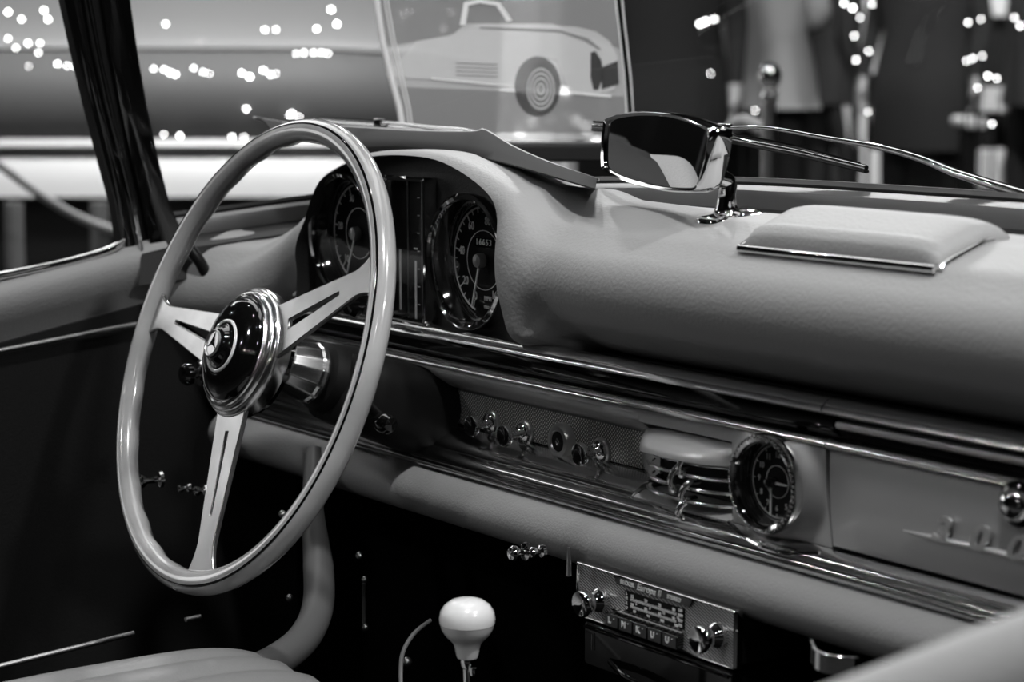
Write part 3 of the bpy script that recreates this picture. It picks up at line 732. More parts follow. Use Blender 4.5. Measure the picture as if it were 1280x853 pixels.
hub = B(); hub.lathe([(.030, -.016), (.054, -.012), (.0565, -.008), (.0575, .0), (.0572, .004), (.0555, .0065), (.0535, .0075), (.0530, .0095), (.0515, .0108), (.0500, .0115), (.0495, .0128), (.0478, .0134), (.0465, .012)], 96)
hub.make('hub_ring', M['hub_metal'], sw)
b = B(); b.lathe([(.0468, .0105), (.0462, .0135), (.044, .0170), (.0395, .0198), (.033, .0222), (.025, .0240), (.0205, .0243), (.0185, .0252), (.0165, .0275), (.0150, .0305), (.0135, .0325), (.0118, .0330), (0, .0330)], 72); b.make('horn_button', M['black_gloss'], sw)
b = B(); b.lathe([(.0206, .0238), (.0208, .0252), (.0220, .0259), (.0232, .0252), (.0236, .0238)], 64); b.make('white_ring', M['cream'], sw)
em = B(); em.lathe([(.0118, .0326), (.0118, .0345), (.0112, .0351), (.0104, .0345), (.0100, .0336), (0, .0336)], 48); eo = em.make('emblem', M['satin'], sw)
star = B()
for k in range(3):
    a = pi/2+k*2*pi/3-radians(11); d = Vector((cos(a), sin(a), 0)); p = Vector((-sin(a), cos(a), 0)); z0 = Vector((0, 0, .0336)); zt = Vector((0, 0, .0356))
    star.add([z0+p*.0017, z0-p*.0017, z0+d*.0102, zt], [(0, 1, 2), (0, 3, 2), (1, 3, 2), (0, 1, 3)])
star.make('emblem_star', M['chrome'], eo, smooth=False)
cupb = B(); cupb.lathe([(.052, -.011), (.050, -.018), (.036, -.028), (.020, -.032), (.0, -.032)], 64); cupb.make('hub_back', M['black_gloss'], sw)
# column
sc_ = thing('steering_column', 'black steering column with flared chrome collar behind the wheel', 'steering column', WM)
b = B(); b.lathe([(.018, -.030), (.0225, -.046), (.0255, -.062), (.027, -.064), (.0275, -.0665), (.0265, -.069), (.018, -.070)], 64, rf=lambda a: 1+.018*(1 if sin(a*14) > 0 else 0)); b.make('chrome_collar', M['hub_metal'], sc_, angle=radians(25))
b = B(); b.lathe([(.016, -.068), (.030, -.075), (.034, -.10), (.036, -.19), (.0, -.19)], 48); b.make('column_tube', M['black'], sc_)
hs = B(); P = []
for i, (zz, ww, hh) in enumerate(((-.085, .030, .026), (-.09, .036, .032), (-.12, .040, .036), (-.165, .043, .039), (-.20, .044, .040))):
    P.append([Vector((x*ww, y*hh-.004, zz)) for x, y in [(cos(2*pi*k/28)*(abs(cos(2*pi*k/28))**-.35 if abs(cos(2*pi*k/28)) > .01 else 1), sin(2*pi*k/28)*(abs(sin(2*pi*k/28))**-.35 if abs(sin(2*pi*k/28)) > .01 else 1)) for k in range(28)]])
hs.grid(P, closed_v=True); hs.f.append(tuple(range(28))); hs.make('column_shroud', M['black'], sc_)
b = B(); b.tube(smooth_path([(.03, -.01, -.11), (.05, -.018, -.112), (.066, -.022, -.112)], 5), [.005]*9+[.007]*2, 10); b.lathe([(0, -.01), (.007, -.009), (.009, -.003), (.009, .006), (.006, .011), (0, .012)], 20, mx=T(.066, -.024, -.112) @ Matrix.Rotation(pi/2, 4, 'Y')); b.make('stalk', M['black_gloss'], sc_)

# little controls that show as chrome sparks
def small_knob(name, label, cat, x, y, dep, r=.008, m='black_gloss', ln=.02, ring=True, grp=None):
    p = at(x, y, dep); t = part(name, DF(p), dash, label)
    b = B(); b.lathe([(r*.45, -ln), (r*.5, -.004), (r, 0), (r*1.05, r*.5), (r*.8, r*.85), (0, r*.95)], 28); b.make('knob_head', M[m], t)
    if ring: b = B(); b.lathe([(r*.5, -ln), (r*1.25, -ln+.001), (r*1.15, -ln+.004), (r*.5, -ln+.005)], 28); b.make('collar', M['chrome'], t)
    return t
small_knob('control_knob', 'black control knob with chrome collar beneath the rev counter', 'knob', 447, 378, 1.95, .013)
small_knob('control_knob', 'black knob with chrome rim seen left of the horn button', 'knob', 238, 468, 2.02, .010, ln=.012)
small_knob('control_knob', 'small chrome knob seen through the left part of the wheel', 'knob', 178, 602, 2.0, .0065, 'chrome')
small_knob('control_knob', 'tiny chrome knob seen beside the bottom spoke', 'knob', 226, 611, 2.0, .0035, 'chrome', .01)
small_knob('control_knob', 'pair end chrome knob touching the bottom spoke', 'knob', 247, 614, 2.0, .0045, 'chrome', .01)
small_knob('control_knob', 'small chrome pull knob under the knee roll', 'knob', 645, 692, 1.70, .006, 'chrome', .012)
small_knob('control_knob', 'tiny chrome knob right of the pull knob under the knee roll', 'knob', 668, 691, 1.70, .0042, 'chrome', .01)
# carpet studs
STUDS = [(362, 748, 1.95, .0035), (449, 695, 1.95, .0035), (456, 725, 1.95, .0032), (457, 785, 1.95, .0035), (509, 828, 1.9, .0045), (302, 839, 1.75, .0038), (353, 643, 1.95, .0036)]
LBS = ['chrome stud beside the curved grey tunnel edge', 'upper chrome stud on the black tunnel side', 'middle chrome stud on the black tunnel side', 'lower chrome stud on the black tunnel side', 'chrome stud left of the gear lever', 'chrome stud next to the seat cushion', 'chrome stud glinting inside the wheel right of the bottom spoke']
for (x, y, d, r), lb in zip(STUDS, LBS):
    p = at(x, y, d); b = B(); b.lathe([(0, -r), (r*.8, -r*.7), (r, 0), (r*.7, r*.6), (0, r*.9)], 16); o = b.make('chrome_stud', M['cream'] if False else M['satin'])
    o.matrix_world = frame(p, R_, U_, -V); tag(o, lb, 'stud', 'chrome studs in the footwell')

# ================================================================== FOOTWELL, TUNNEL, SEAT, GEAR LEVER
b = B(); b.box((.26, -.4, .24), (1.5, 1.1, .04)); tag(b.make('car_floor', M['carpet'], smooth=False), 'black carpeted car floor in the footwell', 'car floor')
tn = thing('transmission_tunnel', 'black carpeted transmission tunnel under the dashboard', 'tunnel')
P = []
for i in range(12):
    Y = .06-.85*i/11; row = []
    for k in range(15):
        a = pi*k/14; row.append(Vector((.26-.13*cos(a)*(1 if 1 else 0), Y, .26+(.16 if i < 4 else .13)*sin(a)**.6)))
    P.append(row)
b = B(); b.grid(P); b.make('tunnel_carpet', M['carpet'], tn)
ed = smooth_path([at(392, 560, 2.0), at(391, 640, 1.98), at(398, 710, 1.95), at(397, 760, 1.9), at(378, 800, 1.84), at(335, 832, 1.78), at(270, 856, 1.72)], 8)
b = B(); b.tube(ed, [.007+.007*min(1, i/16) for i in range(len(ed))], 16); tag(b.make('padded_edge', M['edge_leather']), 'curved grey padded edge running down to the seat', 'padding')
# seat cushion with pleats
st = thing('car_seat', 'pleated grey leather seat cushion at the bottom left', 'seat', Matrix.Translation(at(185, 915, 1.62)))
P = []
Hh = .0
for i in range(61):
    u = -1+2*i/60; row = []
    for j in range(33):
        v_ = -1+2*j/32; e = (1-abs(u)**3.2)*(1-abs(v_)**4); h = .062*max(0, e)**.6; fl_ = .008*abs(sin(u*pi*3.2))**.6*(1 if abs(v_) < .8 else .3)
        row.append(Vector((u*.150, v_*.17, h+fl_*(e > .1)-.03)))
    P.append(row)
b = B(); b.plate(P, [[Vector((q.x, q.y, -.08)) for q in r_] for r_ in P]); b.make('cushion', M['seat_leather'], st, angle=radians(80))
b = B(); b.box((0, 0, -.12), (.27, .31, .09)); b.make('seat_base', M['black'], st, bevel=.02)
# gear lever
kp = at(584, 778, 1.62)
gl = thing('gear_lever', 'white mushroom gear knob on a thin chrome gear lever', 'gear lever', Matrix.Translation(kp))
b = B(); s_ = .001
prof = [(0, .0185), (.006, .0182), (.012, .0165), (.017, .0130), (.0200, .0085), (.0212, .003), (.0208, -.001), (.0205, -.0013), (.0203, -.0018), (.0196, -.0050), (.0170, -.0095), (.0135, -.0130), (.0108, -.0160), (.0095, -.0195), (.0085, -.0250), (.0078, -.0272), (.006, -.028), (0, -.028)]
b.lathe(prof, 56); b.make('gear_knob', M['cream'], gl)
b = B(); b.lathe([(.0048, -.0275), (.0052, -.030), (.0048, -.034), (.0035, -.036)], 20); b.tube([(0, 0, -.034), (0, .002, -.10), (0, .012, -.20)], .0034, 14); b.make('lever_shaft', M['chrome'], gl)
b = B(); b.lathe([(.0, -.0025), (.0025, -.002), (.0028, 0), (.0025, .0035), (0, .004)], 14, mx=T(.008, .0, -.037)); b.box((.004, 0, -.036), (.008, .002, .002)); b.make('lever_nut', M['chrome'], gl)
b = B(); b.lathe([(.034, -.235), (.028, -.215), (.014, -.19), (.0045, -.18)], 32, rf=None, mx=T(0, .008)); b.make('boot', M['rubber'], gl)
cbp = smooth_path([at(538, 776, 1.80), at(518, 792, 1.78), at(504, 815, 1.76), at(501, 840, 1.74), at(502, 880, 1.72)], 8)
b = B(); b.tube(cbp, .0018, 8); tag(b.make('control_cable', M['post']), 'thin dark cable curving down left of the gear lever', 'cable')
p = at(711, 702, 1.68); b = B(); b.tube([p+Vector((0, 0, .011)), p, p+Vector((0, 0, -.0115))], [.0009, .0019, .0024], 10); tag(b.make('hanging_peg', M['satin']), 'small upright metal peg left of the radio', 'peg')
p = at(455, 755, 1.96); b = B(); b.tube([p+Vector((0, 0, .019)), p+Vector((0, 0, -.019))], .0018, 8); tag(b.make('wire_guide', M['post']), 'faint vertical wire between two studs on the tunnel side', 'wire')
# chrome grab handle on the right, under the knee roll
h0, h1 = at(1012, 812, 1.42), at(1070, 834, 1.40)
gh_ = part('chrome_handle', Matrix.Translation((h0+h1)/2), dash, 'curved chrome pull handle under the knee roll')
P = []
for i in range(13):
    t_ = i/12; p = (h0.lerp(h1, t_)-(h0+h1)/2)+Vector((.35*.012*sin(pi*t_), -.014*sin(pi*t_), .0)); P.append([p+Vector((0, 0, dz_)) for dz_ in (-.0065, -.003, .003, .0065)])
b = B(); b.plate(P, [[q+Vector((0, .0025, 0)) for q in r_] for r_ in P]); b.make('grip', M['chrome'], gh_, bevel=.0008)
# passenger side door top, out of focus, bottom right
dt = thing('passenger_door', 'blurred light padded door top in the bottom right corner', 'car door')
a0, a1 = at(800, 951, .86), at(1500, 687, .80)
dirv = (a1-a0).normalized(); nn = (-Vector(V)-dirv*(-Vector(V)).dot(dirv)).normalized(); uu = nn.cross(dirv) if nn.cross(dirv).z > 0 else dirv.cross(nn)
P = []
for i in range(9):
    p = a0.lerp(a1, i/8); row = []
    for k in range(20):
        a = 2*pi*k/20; row.append(p+uu*(.024*sin(a)-.022)+nn*(.022*cos(a)))
    P.append(row)
b = B(); b.grid(P, closed_v=True); b.make('door_pad', M['leather'], dt)
b = B(); b.tube([a0-uu*.052+nn*.012, a1-uu*.052+nn*.012], .006, 12); b.make('door_moulding', M['rubber'], dt)

# ================================================================== DRIVER DOOR SIDE
DX = -.45
dr = thing('driver_door', 'driver side door with light padded top and chrome mouldings', 'car door')
def dpt(x, y, X=DX): return onX(x, y, X)
t0, t1 = dpt(-30, 360), dpt(160, 311)
P = []; prof = [(-.03, .0), (-.014, .004), (0.000, .001), (.009, -.006), (.012, -.016), (.010, -.028), (.003, -.042), (-.005, -.056), (-.009, -.072)]
for i in range(13):
    s_ = i/12*1.3-.05; p = t0.lerp(t1, s_); P.append([p+Vector((dx, 0, dzz)) for dx, dzz in prof])
b = B(); b.grid(P); b.make('door_top_pad', M['leather'], dr)
q0, q1 = dpt(-30, 443), dpt(168, 404)
b = B(); b.tube([q0+Vector((.006, 0, 0)), q1+Vector((.006, 0, 0))], .0026, 10); b.make('door_chrome_strip', M['satin'], dr)
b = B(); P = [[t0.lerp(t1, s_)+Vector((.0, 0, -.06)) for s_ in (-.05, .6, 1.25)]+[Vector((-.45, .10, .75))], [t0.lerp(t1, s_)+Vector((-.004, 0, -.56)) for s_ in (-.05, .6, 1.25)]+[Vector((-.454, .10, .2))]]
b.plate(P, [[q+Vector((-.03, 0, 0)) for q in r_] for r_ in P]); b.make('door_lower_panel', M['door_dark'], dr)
r0, r1 = dpt(-30, 352), dpt(160, 297)
b = B(); b.tube(smooth_path([dpt(-30, 351), dpt(60, 333), dpt(110, 321), dpt(140, 311), dpt(156, 300)], 6), [.0042]*20+[.0036, .003, .0025, .002, .0015], 12, flat=1.); b.make('window_moulding', M['chrome'], dr)
s0, s1 = at(-10, 836, 1.85), at(252, 771, 1.98)
b = B(); b.tube([s0, s0.lerp(s1, .66)], .0026, 10); tag(b.make('sill_strip', M['satin']), 'dull metal door sill strip at the lower left', 'strip')
b = B(); m0, m1 = at(232, 775, 1.97), at(250, 771, 1.98); b.tube([m0, m1], .0022, 10); tag(b.make('sill_clip', M['satin']), 'short metal clip beyond the end of the sill strip', 'clip')
# black curved seam where dash meets door
b = B(); b.tube(smooth_path([dpt(228, 302, -.41), dpt(238, 312, -.405), dpt(250, 328, -.40), dpt(258, 345, -.40), dpt(262, 362, -.40)], 6), .006, 12); tag(b.make('door_seal', M['rubber']), 'black rubber seal where the door meets the dashboard end', 'seal')

# ================================================================== WINDSCREEN
ws = thing('windscreen', 'curved car windscreen in a black frame with chrome edging', 'windscreen')
# base line of the glass (x, y, z)
BASE = smooth_path([(-.50, -.06, .858), (-.47, .01, .866), (-.41, .07, .878), (-.30, .125, .892), (-.12, .165, .906), (.10, .188, .9165), (.30, .195, .919), (.55, .185, .918), (.80, .14, .905), (.97, .05, .885)], 8)
def off(p, dy_, dz_): 
    c_ = Vector((.26, -.55, 0)); d = (p-c_); d.z = 0; d.normalize(); return p+d*dy_+Vector((0, 0, dz_))
b = B(); P = [[off(p, -.5*t_**1.1*.55, .34*t_) for t_ in (0, .15, .3, .45, .6, .8, 1)] for p in BASE]
b.grid(P); gl_o = b.make('windscreen_glass', M['glass'], ws, angle=radians(80))
def strip(name, prof, m, pts=BASE, parent=ws):
    bb = B(); P = [[off(p, a_, z_) for a_, z_ in prof] for p in pts]; bb.grid(P, closed_v=True); L = len(prof); bb.f.append(tuple(range(L))); bb.f.append(tuple((len(P)-1)*L+k for k in range(L))); return bb.make(name, m, parent)
strip('rubber_seal', [(-.006, -.012), (-.006, .001), (-.002, .0045), (.010, .004), (.012, -.012)], M['rubber'])
strip('lower_chrome', [(-.024, -.024), (-.0235, -.010), (-.021, -.005), (-.014, -.002), (-.0065, -.0015), (-.0065, -.024)], M['frame_metal'])
strip('cowl_panel', [(-.085, -.06), (-.070, -.030), (-.040, -.022), (-.0235, -.020), (-.0235, -.06)], M['black'])
strip('bonnet_edge', [(.012, -.05), (.012, -.008), (.05, -.002), (.12, -.012), (.12, -.05)], M['black_gloss'])
# A pillar
ap = thing('windscreen_pillar', 'black raked windscreen pillar with thin chrome strips at the left', 'pillar')
def pil(name, xa, xb, ya, yb, m, X, th_=.012, curve=0):
    # xa,xb: lists of pixel x of left and right edges at heights ya..yb
    P = []
    n = len(xa)
    for i in range(n):
        y = ya+(yb-ya)*i/(n-1); l, r_ = dpt(xa[i], y, X), dpt(xb[i], y, X); P.append([l.lerp(r_, k/4)+Vector((th_*.35*sin(pi*k/4), 0, 0)) for k in range(5)])
    bb = B(); bb.plate(P, [[q+Vector((-th_, 0, 0)) for q in r__] for r__ in P]); return bb.make(name, m, ap, angle=radians(60))
pil('pillar_body', [70, 84, 98, 113, 129, 146, 156], [158, 163, 172, 183, 196, 212, 240], -60, 318, M['rubber'], -.462, .02)
pil('pillar_flange', [121, 128, 138, 150, 163, 178, 190], [156, 162, 170, 181, 193, 209, 240], -60, 316, M['black_gloss'], -.448, .004)
pil('pillar_wing_strip', [70, 84, 98, 113, 129, 146, 158], [93, 104, 116, 130, 147, 164, 178], -60, 316, M['black_gloss'], -.452, .006)
for xs_, r_ in (([99, 109, 121, 134, 150, 165, 177], .0016), ([105, 114, 125, 139, 155, 168, 179], .0009)):
    b = B(); b.tube([dpt(x, -60+376*i/6, -.444) for i, x in enumerate(xs_)], r_, 8); b.make('chrome_strip', M['chrome'], ap)

# rear view mirror
MN = Vector((-.292, -.956, .035)).normalized(); MXx = Vector((.956, -.292, 0)).normalized(); MYy = MN.cross(MXx); MP = Vector((.22, .035, .955))
def onP(x, y, P0, N): d = Vector(ray(x, y)); c_ = Vector(CAM); return c_+d*(N.dot(P0-c_)/N.dot(d))
mp = [onP(x, y, MP, MN) for x, y in [(755, 160), (758, 148), (775, 142), (800, 139), (830, 140), (860, 147), (884, 157), (890, 163), (888, 185), (884, 205), (878, 228), (872, 239), (858, 241), (830, 239), (795, 232), (770, 223), (756, 214), (753, 205), (753, 180)]]
mc = sum(mp, Vector())/len(mp)
MMX = frame(mc, MXx, MYy, MN); MI = MMX.inverted()
mr = thing('rear_view_mirror', 'chrome rear view mirror on a curved chrome foot on the dash top', 'mirror', MMX)
O2 = [((MI @ p).x, (MI @ p).y) for p in mp]; O2 = [(v.x, v.y) for v in smooth_path([(x, y, 0) for x, y in O2], 3, closed=True)]
def scp(poly, s_): return [(x*s_[0], y*s_[1]) for x, y in poly]
lv = [(scp(O2, (.93, .86)), -.004), (scp(O2, (.95, .90)), .0012), (scp(O2, (.985, .96)), .002), (O2, -.001), (scp(O2, (1.0, 1.0)), -.010), (scp(O2, (.97, .94)), -.018), (scp(O2, (.8, .8)), -.024), (scp(O2, (.3, .3)), -.027), (scp(O2, (.02, .02)), -.027)]
b = B(); b.grid([[Vector((x, y, z)) for x, y in L] for L, z in lv], closed_v=True); b.make('mirror_shell', M['chrome'], mr, angle=radians(50))
b = B(); L = scp(O2, (.94, .88)); b.add([(x, y, -.001) for x, y in L], [tuple(range(len(L)))]); b.make('mirror_glass', M['mirror'], mr, smooth=False)
f0 = onY(893, 277, .03); FX = f0.x-.008
za, zb_ = dash_z(FX, .03), dash_z(FX, .095)
loc = lambda p: MI @ Vector(p)
def fz_(yy): return za+(zb_-za)*(yy-.03)/.065
top_ = onP(893, 205, MP+Vector((0, .02, 0)), MN)
stem = smooth_path([(FX, .050, fz_(.05)+.002), (FX, .049, fz_(.05)+.008), (FX+.001, .048, fz_(.05)+.018), (FX-.001, .050, fz_(.05)+.030), (top_.x, top_.y-.002, top_.z-.008), (top_.x-.006, top_.y-.006, top_.z+.01)], 5)
rs_ = [.019, .017, .0145, .0125, .011, .0098, .009, .0083, .0078, .0075, .0072, .007]
b = B(); b.tube([loc(p) for p in stem], [rs_[min(i, len(rs_)-1)] for i in range(len(stem))], 20); b.make('stem', M['chrome'], mr)
P = []
for k in range(40):
    a = 2*pi*k/40; ca, sa = cos(a), sin(a); sq = (abs(ca)**4+abs(sa)**4)**(-1/4)
    row = []
    for s_, hh in ((.05, .009), (.3, .0085), (.5, .0068), (.7, .005), (.88, .0042), (.97, .0034), (1.0, .0018), (1.0, -.006)):
        yy = .062+.036*sa*sq*s_; xx = FX+.0155*ca*sq*s_*(1-.12*sa); row.append(loc((xx, yy, fz_(yy)+hh)))
    P.append(row)
b = B(); b.grid(P, closed_u=True); b.f.append(tuple(k*8 for k in range(40))); b.make('foot', M['chrome'], mr, angle=radians(50))

# curled dark card lying on the hood against the glass
cs = thing('printed_card', 'thin dark card with light edge lying over the instrument hood against the windscreen', 'card')
Ls = [(318, 148), (372, 157), (440, 160), (520, 165), (590, 166), (607, 164), (640, 184), (690, 206), (748, 226)]
bk = [onY(x, y, .085) for x, y in Ls]; fr_ = [onY(x, y, .02) for x, y in [(338, 163), (380, 172), (440, 184), (500, 183), (560, 190), (590, 196), (630, 205), (690, 222), (744, 238)]]
P = []
for a_, c_ in zip(smooth_path(bk, 3), smooth_path(fr_, 3)):
    P.append([c_.lerp(a_, t_)+Vector((0, 0, .004*sin(pi*t_))) for t_ in (0, .25, .5, .75, 1)])
b = B(); b.plate(P, [[q+Vector((0, .0003, .0012)) for q in r_] for r_ in P]); b.make('card_sheet', M['sheet'], cs, angle=radians(60))
b = B(); b.tube([r_[-1]+Vector((0, 0, .0006)) for r_ in P], .0014, 8); b.make('card_edge', M['sheet_edge'], cs)

# wipers (outside the glass)
def wiper(label, blade, arm, pivot=None, Y=.20):
    t = thing('windscreen_wiper', label, 'wiper')
    bp = [onY(x, y, Y) for x, y in blade]; ap_ = [onY(x, y, Y-.004) for x, y in arm]
    b = B(); b.tube([p+Vector((0, 0, -.003)) for p in bp], .0032, 8, flat=.5); b.make('rubber_blade', M['rubber'], t)
    b = B(); b.tube(bp, .0024, 10); b.tube([p+Vector((0, 0, .004)) for p in bp[:-1]]+[bp[-1].lerp(bp[-2], .1)+Vector((0, 0, .002))], .0013, 8); b.make('blade_holder', M['chrome'], t)
    b = B(); sp_ = smooth_path(ap_, 5); b.tube(sp_, [.0016+.0028*(i/len(sp_))**1.5 for i in range(len(sp_))], 10); b.make('wiper_arm', M['chrome'], t)
    b = B(); c_ = ap_[0]; b.box(c_, (.014, .006, .008)); b.make('arm_clip', M['chrome'], t, bevel=.001)
    return t
wiper('long chrome windscreen wiper lying behind the rear view mirror', [(742, 158), (850, 166), (910, 172), (1000, 190), (1083, 210)], [(906, 160), (960, 160), (1030, 172), (1100, 184), (1150, 198), (1200, 218), (1290, 246)])
wiper('thin chrome windscreen wiper seen over the steering wheel rim', [(400, 152), (470, 157), (540, 163)], [(474, 153), (500, 155), (540, 160), (592, 166), (640, 188)], Y=.17)

# added board painted with the windscreen's reflected car, standing on the bonnet
D = 2.42
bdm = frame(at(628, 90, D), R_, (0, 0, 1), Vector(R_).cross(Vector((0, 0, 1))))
ac = thing('reflection_board', 'clear added board painted with the pale car reflected in the windscreen', 'board', bdm)
kx = D/2700
def bp_(x, y): return ((x-628)*kx, (90-y)*kx)
reflL = film_mat('pale_reflection', .75, .45); reflM = film_mat('grey_reflection', .30, .55); reflD = film_mat('dark_reflection', .03, .7); reflW = film_mat('white_reflection', .9, .8); reflB = film_mat('reflection_tint', .7, .38)
poly = [bp_(*p) for p in [(470, -70), (474, 10), (480, 60), (488, 110), (498, 150), (506, 175), (788, 175), (784, 140), (778, 70), (770, 0), (766, -70)]]
b = B(); b.prism(poly, -.0015, 0); b.make('clear_sheet', reflB, ac, smooth=False)
def reflp(name, pts, m, z): bb = B(); bb.prism([bp_(*p) for p in pts], z, z+.0003); bb.make(name, m, ac, smooth=False)
reflp('reflected_floor', [(505, 165), (786, 165), (785, 120), (700, 118), (600, 112), (496, 108)], reflM, .0006)
reflp('reflected_background', [(474, 20), (476, 60), (560, 45), (600, 30), (690, 30), (775, 60), (768, -60), (472, -60)], reflM, .0006)
reflp('reflected_car_body', [(482, 92), (500, 76), (520, 52), (566, 44), (582, 30), (640, 30), (720, 34), (745, 40), (762, 52), (771, 70), (773, 84), (768, 112), (744, 118), (712, 116), (696, 74), (668, 70), (648, 84), (640, 110), (560, 100), (484, 96)], reflL, .001)
reflp('reflected_roof', [(575, 32), (580, 4), (600, 0), (625, 4), (640, 26), (634, 28), (620, 8), (600, 5), (586, 8), (582, 32)], reflW, .0014)
b = B(); b.lathe([(0, 0), (.5, 0), (1, 0)], 40, mx=T(*bp_(672, 108), .0016) @ Matrix.Diagonal((.026, .0335, 1, 1))); b.make('reflected_wheel_arch', reflD, ac, smooth=False)
b = B(); b.lathe([(0, 0), (1, 0)], 40, mx=T(*bp_(676, 111), .002) @ Matrix.Diagonal((.0165, .0245, 1, 1))); b.make('reflected_tyre', reflM, ac, smooth=False)
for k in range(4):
    b = B(); rr = (.93, .72, .5, .25)[k]; b.lathe([(rr-.05, 0), (rr, 0)], 40, mx=T(*bp_(676, 111), .0024+.0002*k) @ Matrix.Diagonal((.0165, .0245, 1, 1))); b.make('reflected_wheel_ring', reflW, ac, smooth=False)
reflp('reflected_headlamp', [(738, 66), (744, 64), (752, 76), (754, 96), (748, 112), (742, 112), (738, 96)], reflD, .0016)
reflp('reflected_grille', [(752, 84), (772, 76), (774, 104), (752, 112)], reflD, .0016)
reflp('reflected_door_line', [(540, 97), (641, 107), (641, 109), (540, 99)], reflW, .0016)
for k in range(4): reflp('reflected_side_vent', [(570, 78+5*k), (622, 80+5*k), (622, 81.3+5*k), (570, 79.3+5*k)], reflM, .0016)
reflp('reflected_bonnet_crease', [(600, 34), (700, 38), (735, 48), (752, 62), (748, 62), (730, 51), (700, 41), (600, 36)], reflM, .0016)
reflp('reflected_bumper', [(712, 114), (764, 119), (764, 122), (712, 117)], reflW, .0018)
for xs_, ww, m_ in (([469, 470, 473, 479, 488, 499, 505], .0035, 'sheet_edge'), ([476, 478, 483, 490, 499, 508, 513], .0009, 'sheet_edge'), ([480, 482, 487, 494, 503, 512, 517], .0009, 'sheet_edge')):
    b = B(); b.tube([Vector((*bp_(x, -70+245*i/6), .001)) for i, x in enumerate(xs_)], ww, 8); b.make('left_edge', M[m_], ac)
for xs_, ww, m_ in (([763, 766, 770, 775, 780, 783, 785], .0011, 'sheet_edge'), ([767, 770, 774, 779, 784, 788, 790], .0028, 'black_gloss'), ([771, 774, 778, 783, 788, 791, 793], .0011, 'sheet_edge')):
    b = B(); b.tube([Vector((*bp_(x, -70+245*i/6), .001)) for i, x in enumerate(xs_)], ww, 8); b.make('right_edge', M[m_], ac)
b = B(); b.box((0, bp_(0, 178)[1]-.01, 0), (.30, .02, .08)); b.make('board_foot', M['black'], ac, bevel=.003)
# black bonnet in front of the windscreen, it carries the board
P = []
for i in range(25):
    X = -.42+1.36*i/24; u = (X-.26)/.68; row = []
    for j in range(12):
        Y = .20+.9*j/11; row.append(Vector((X, Y+.0-.12*u*u, .868-.02*(j/11)**2-.03*u*u*u*u)))
    P.append(row)
b = B(); b.plate(P, [[q+Vector((0, 0, -.02)) for q in r_] for r_ in P]); tag(b.make('bonnet', M['black_gloss']), 'dark glossy car bonnet in front of the windscreen', 'bonnet')

# ================================================================== HALL BEYOND
CZ = CAM[2]
RF = Vector((V[0], V[1], 0)).normalized(); RX_ = Vector(R_)
def hall(x, dep):      # ground point below pixel column x at depth dep
    p = at(x, 426.5, dep); return Vector((p.x, p.y, 0))
def zz(y, dep): return float(at(640, y, dep).z)
def px2m(dep): return dep/2700
# long grey and white car on the far left
d0 = 6.0; k = px2m(d0)
gc_ = thing('display_car', 'blurred long grey and white car beyond the driver side', 'car', frame(hall(250, d0), RX_, (0, 0, 1), -RF))
def Z(y): return zz(y, d0)
def swept(name, prof, x0, x1, m, parent, n=20, f=None):
    P = []
    for i in range(n+1):
        x = x0+(x1-x0)*i/n; P.append([Vector((x, *(f(x, yy, z_) if f else (yy, z_)))) for (z_, yy) in prof])
    bb = B(); bb.grid(P, closed_v=True); L = len(prof); bb.f.append(tuple(range(L))); bb.f.append(tuple((n)*L+q for q in range(L))[::-1]); return bb.make(name, m, parent)
def drop(x, yy, z_):     # bonnet falls away to the right
    q = max(0, (x-.25)/.6); return (yy-.0*q if yy < .8 else yy-(yy-.8)*.20*q*q, z_-.25*q*q)
x0, x1 = -1.1, .85
swept('lit_bonnet', [(-.9, 1.0), (-.045, Z(62)), (-.03, Z(60)), (-.05, Z(54)), (-.14, Z(46)), (-.5, Z(22)), (-.9, Z(-24))], x0, x1, M['car_lit'], gc_, f=drop)  # paler tone paints in the light reflected on the bonnet top
swept('upper_body', [(-.9, .8), (-.02, Z(181)), (.03, Z(160)), (.05, Z(120)), (.02, Z(85)), (-.03, Z(64)), (-.14, Z(60)), (-.5, Z(40)), (-.9, Z(0))], x0, x1, M['car_grey'], gc_, f=drop)
swept('beltline_chrome', [(.045, Z(184)), (.06, Z(180)), (.05, Z(173)), (.03, Z(172)), (.0, Z(180))], x0, x1, M['car_band'], gc_, f=drop)
swept('black_moulding', [(.04, Z(193)), (.05, Z(189)), (.045, Z(184)), (.0, Z(184)), (0, Z(193))], x0, x1, M['rubber'], gc_, f=drop)
swept('lower_white_panel', [(.075, Z(243)), (.07, Z(225)), (.055, Z(205)), (.035, Z(193)), (-.8, Z(193)), (-.8, Z(243))], x0, x1, M['car_band'], gc_, f=drop)
swept('sill', [(-.06, .34), (.01, .45), (.01, Z(244)), (-.8, Z(244)), (-.8, .34)], x0, x1, M['rubber'], gc_, f=drop)
for xx in (-.75, .50):
    b = B(); b.lathe([(0, -.12), (.30, -.12), (.335, -.08), (.335, .02), (.30, .05), (.2, .045), (.18, .03), (0, .05)], 40, mx=T(xx, .335, -.08)); b.make('wheel', M['rubber'], gc_)
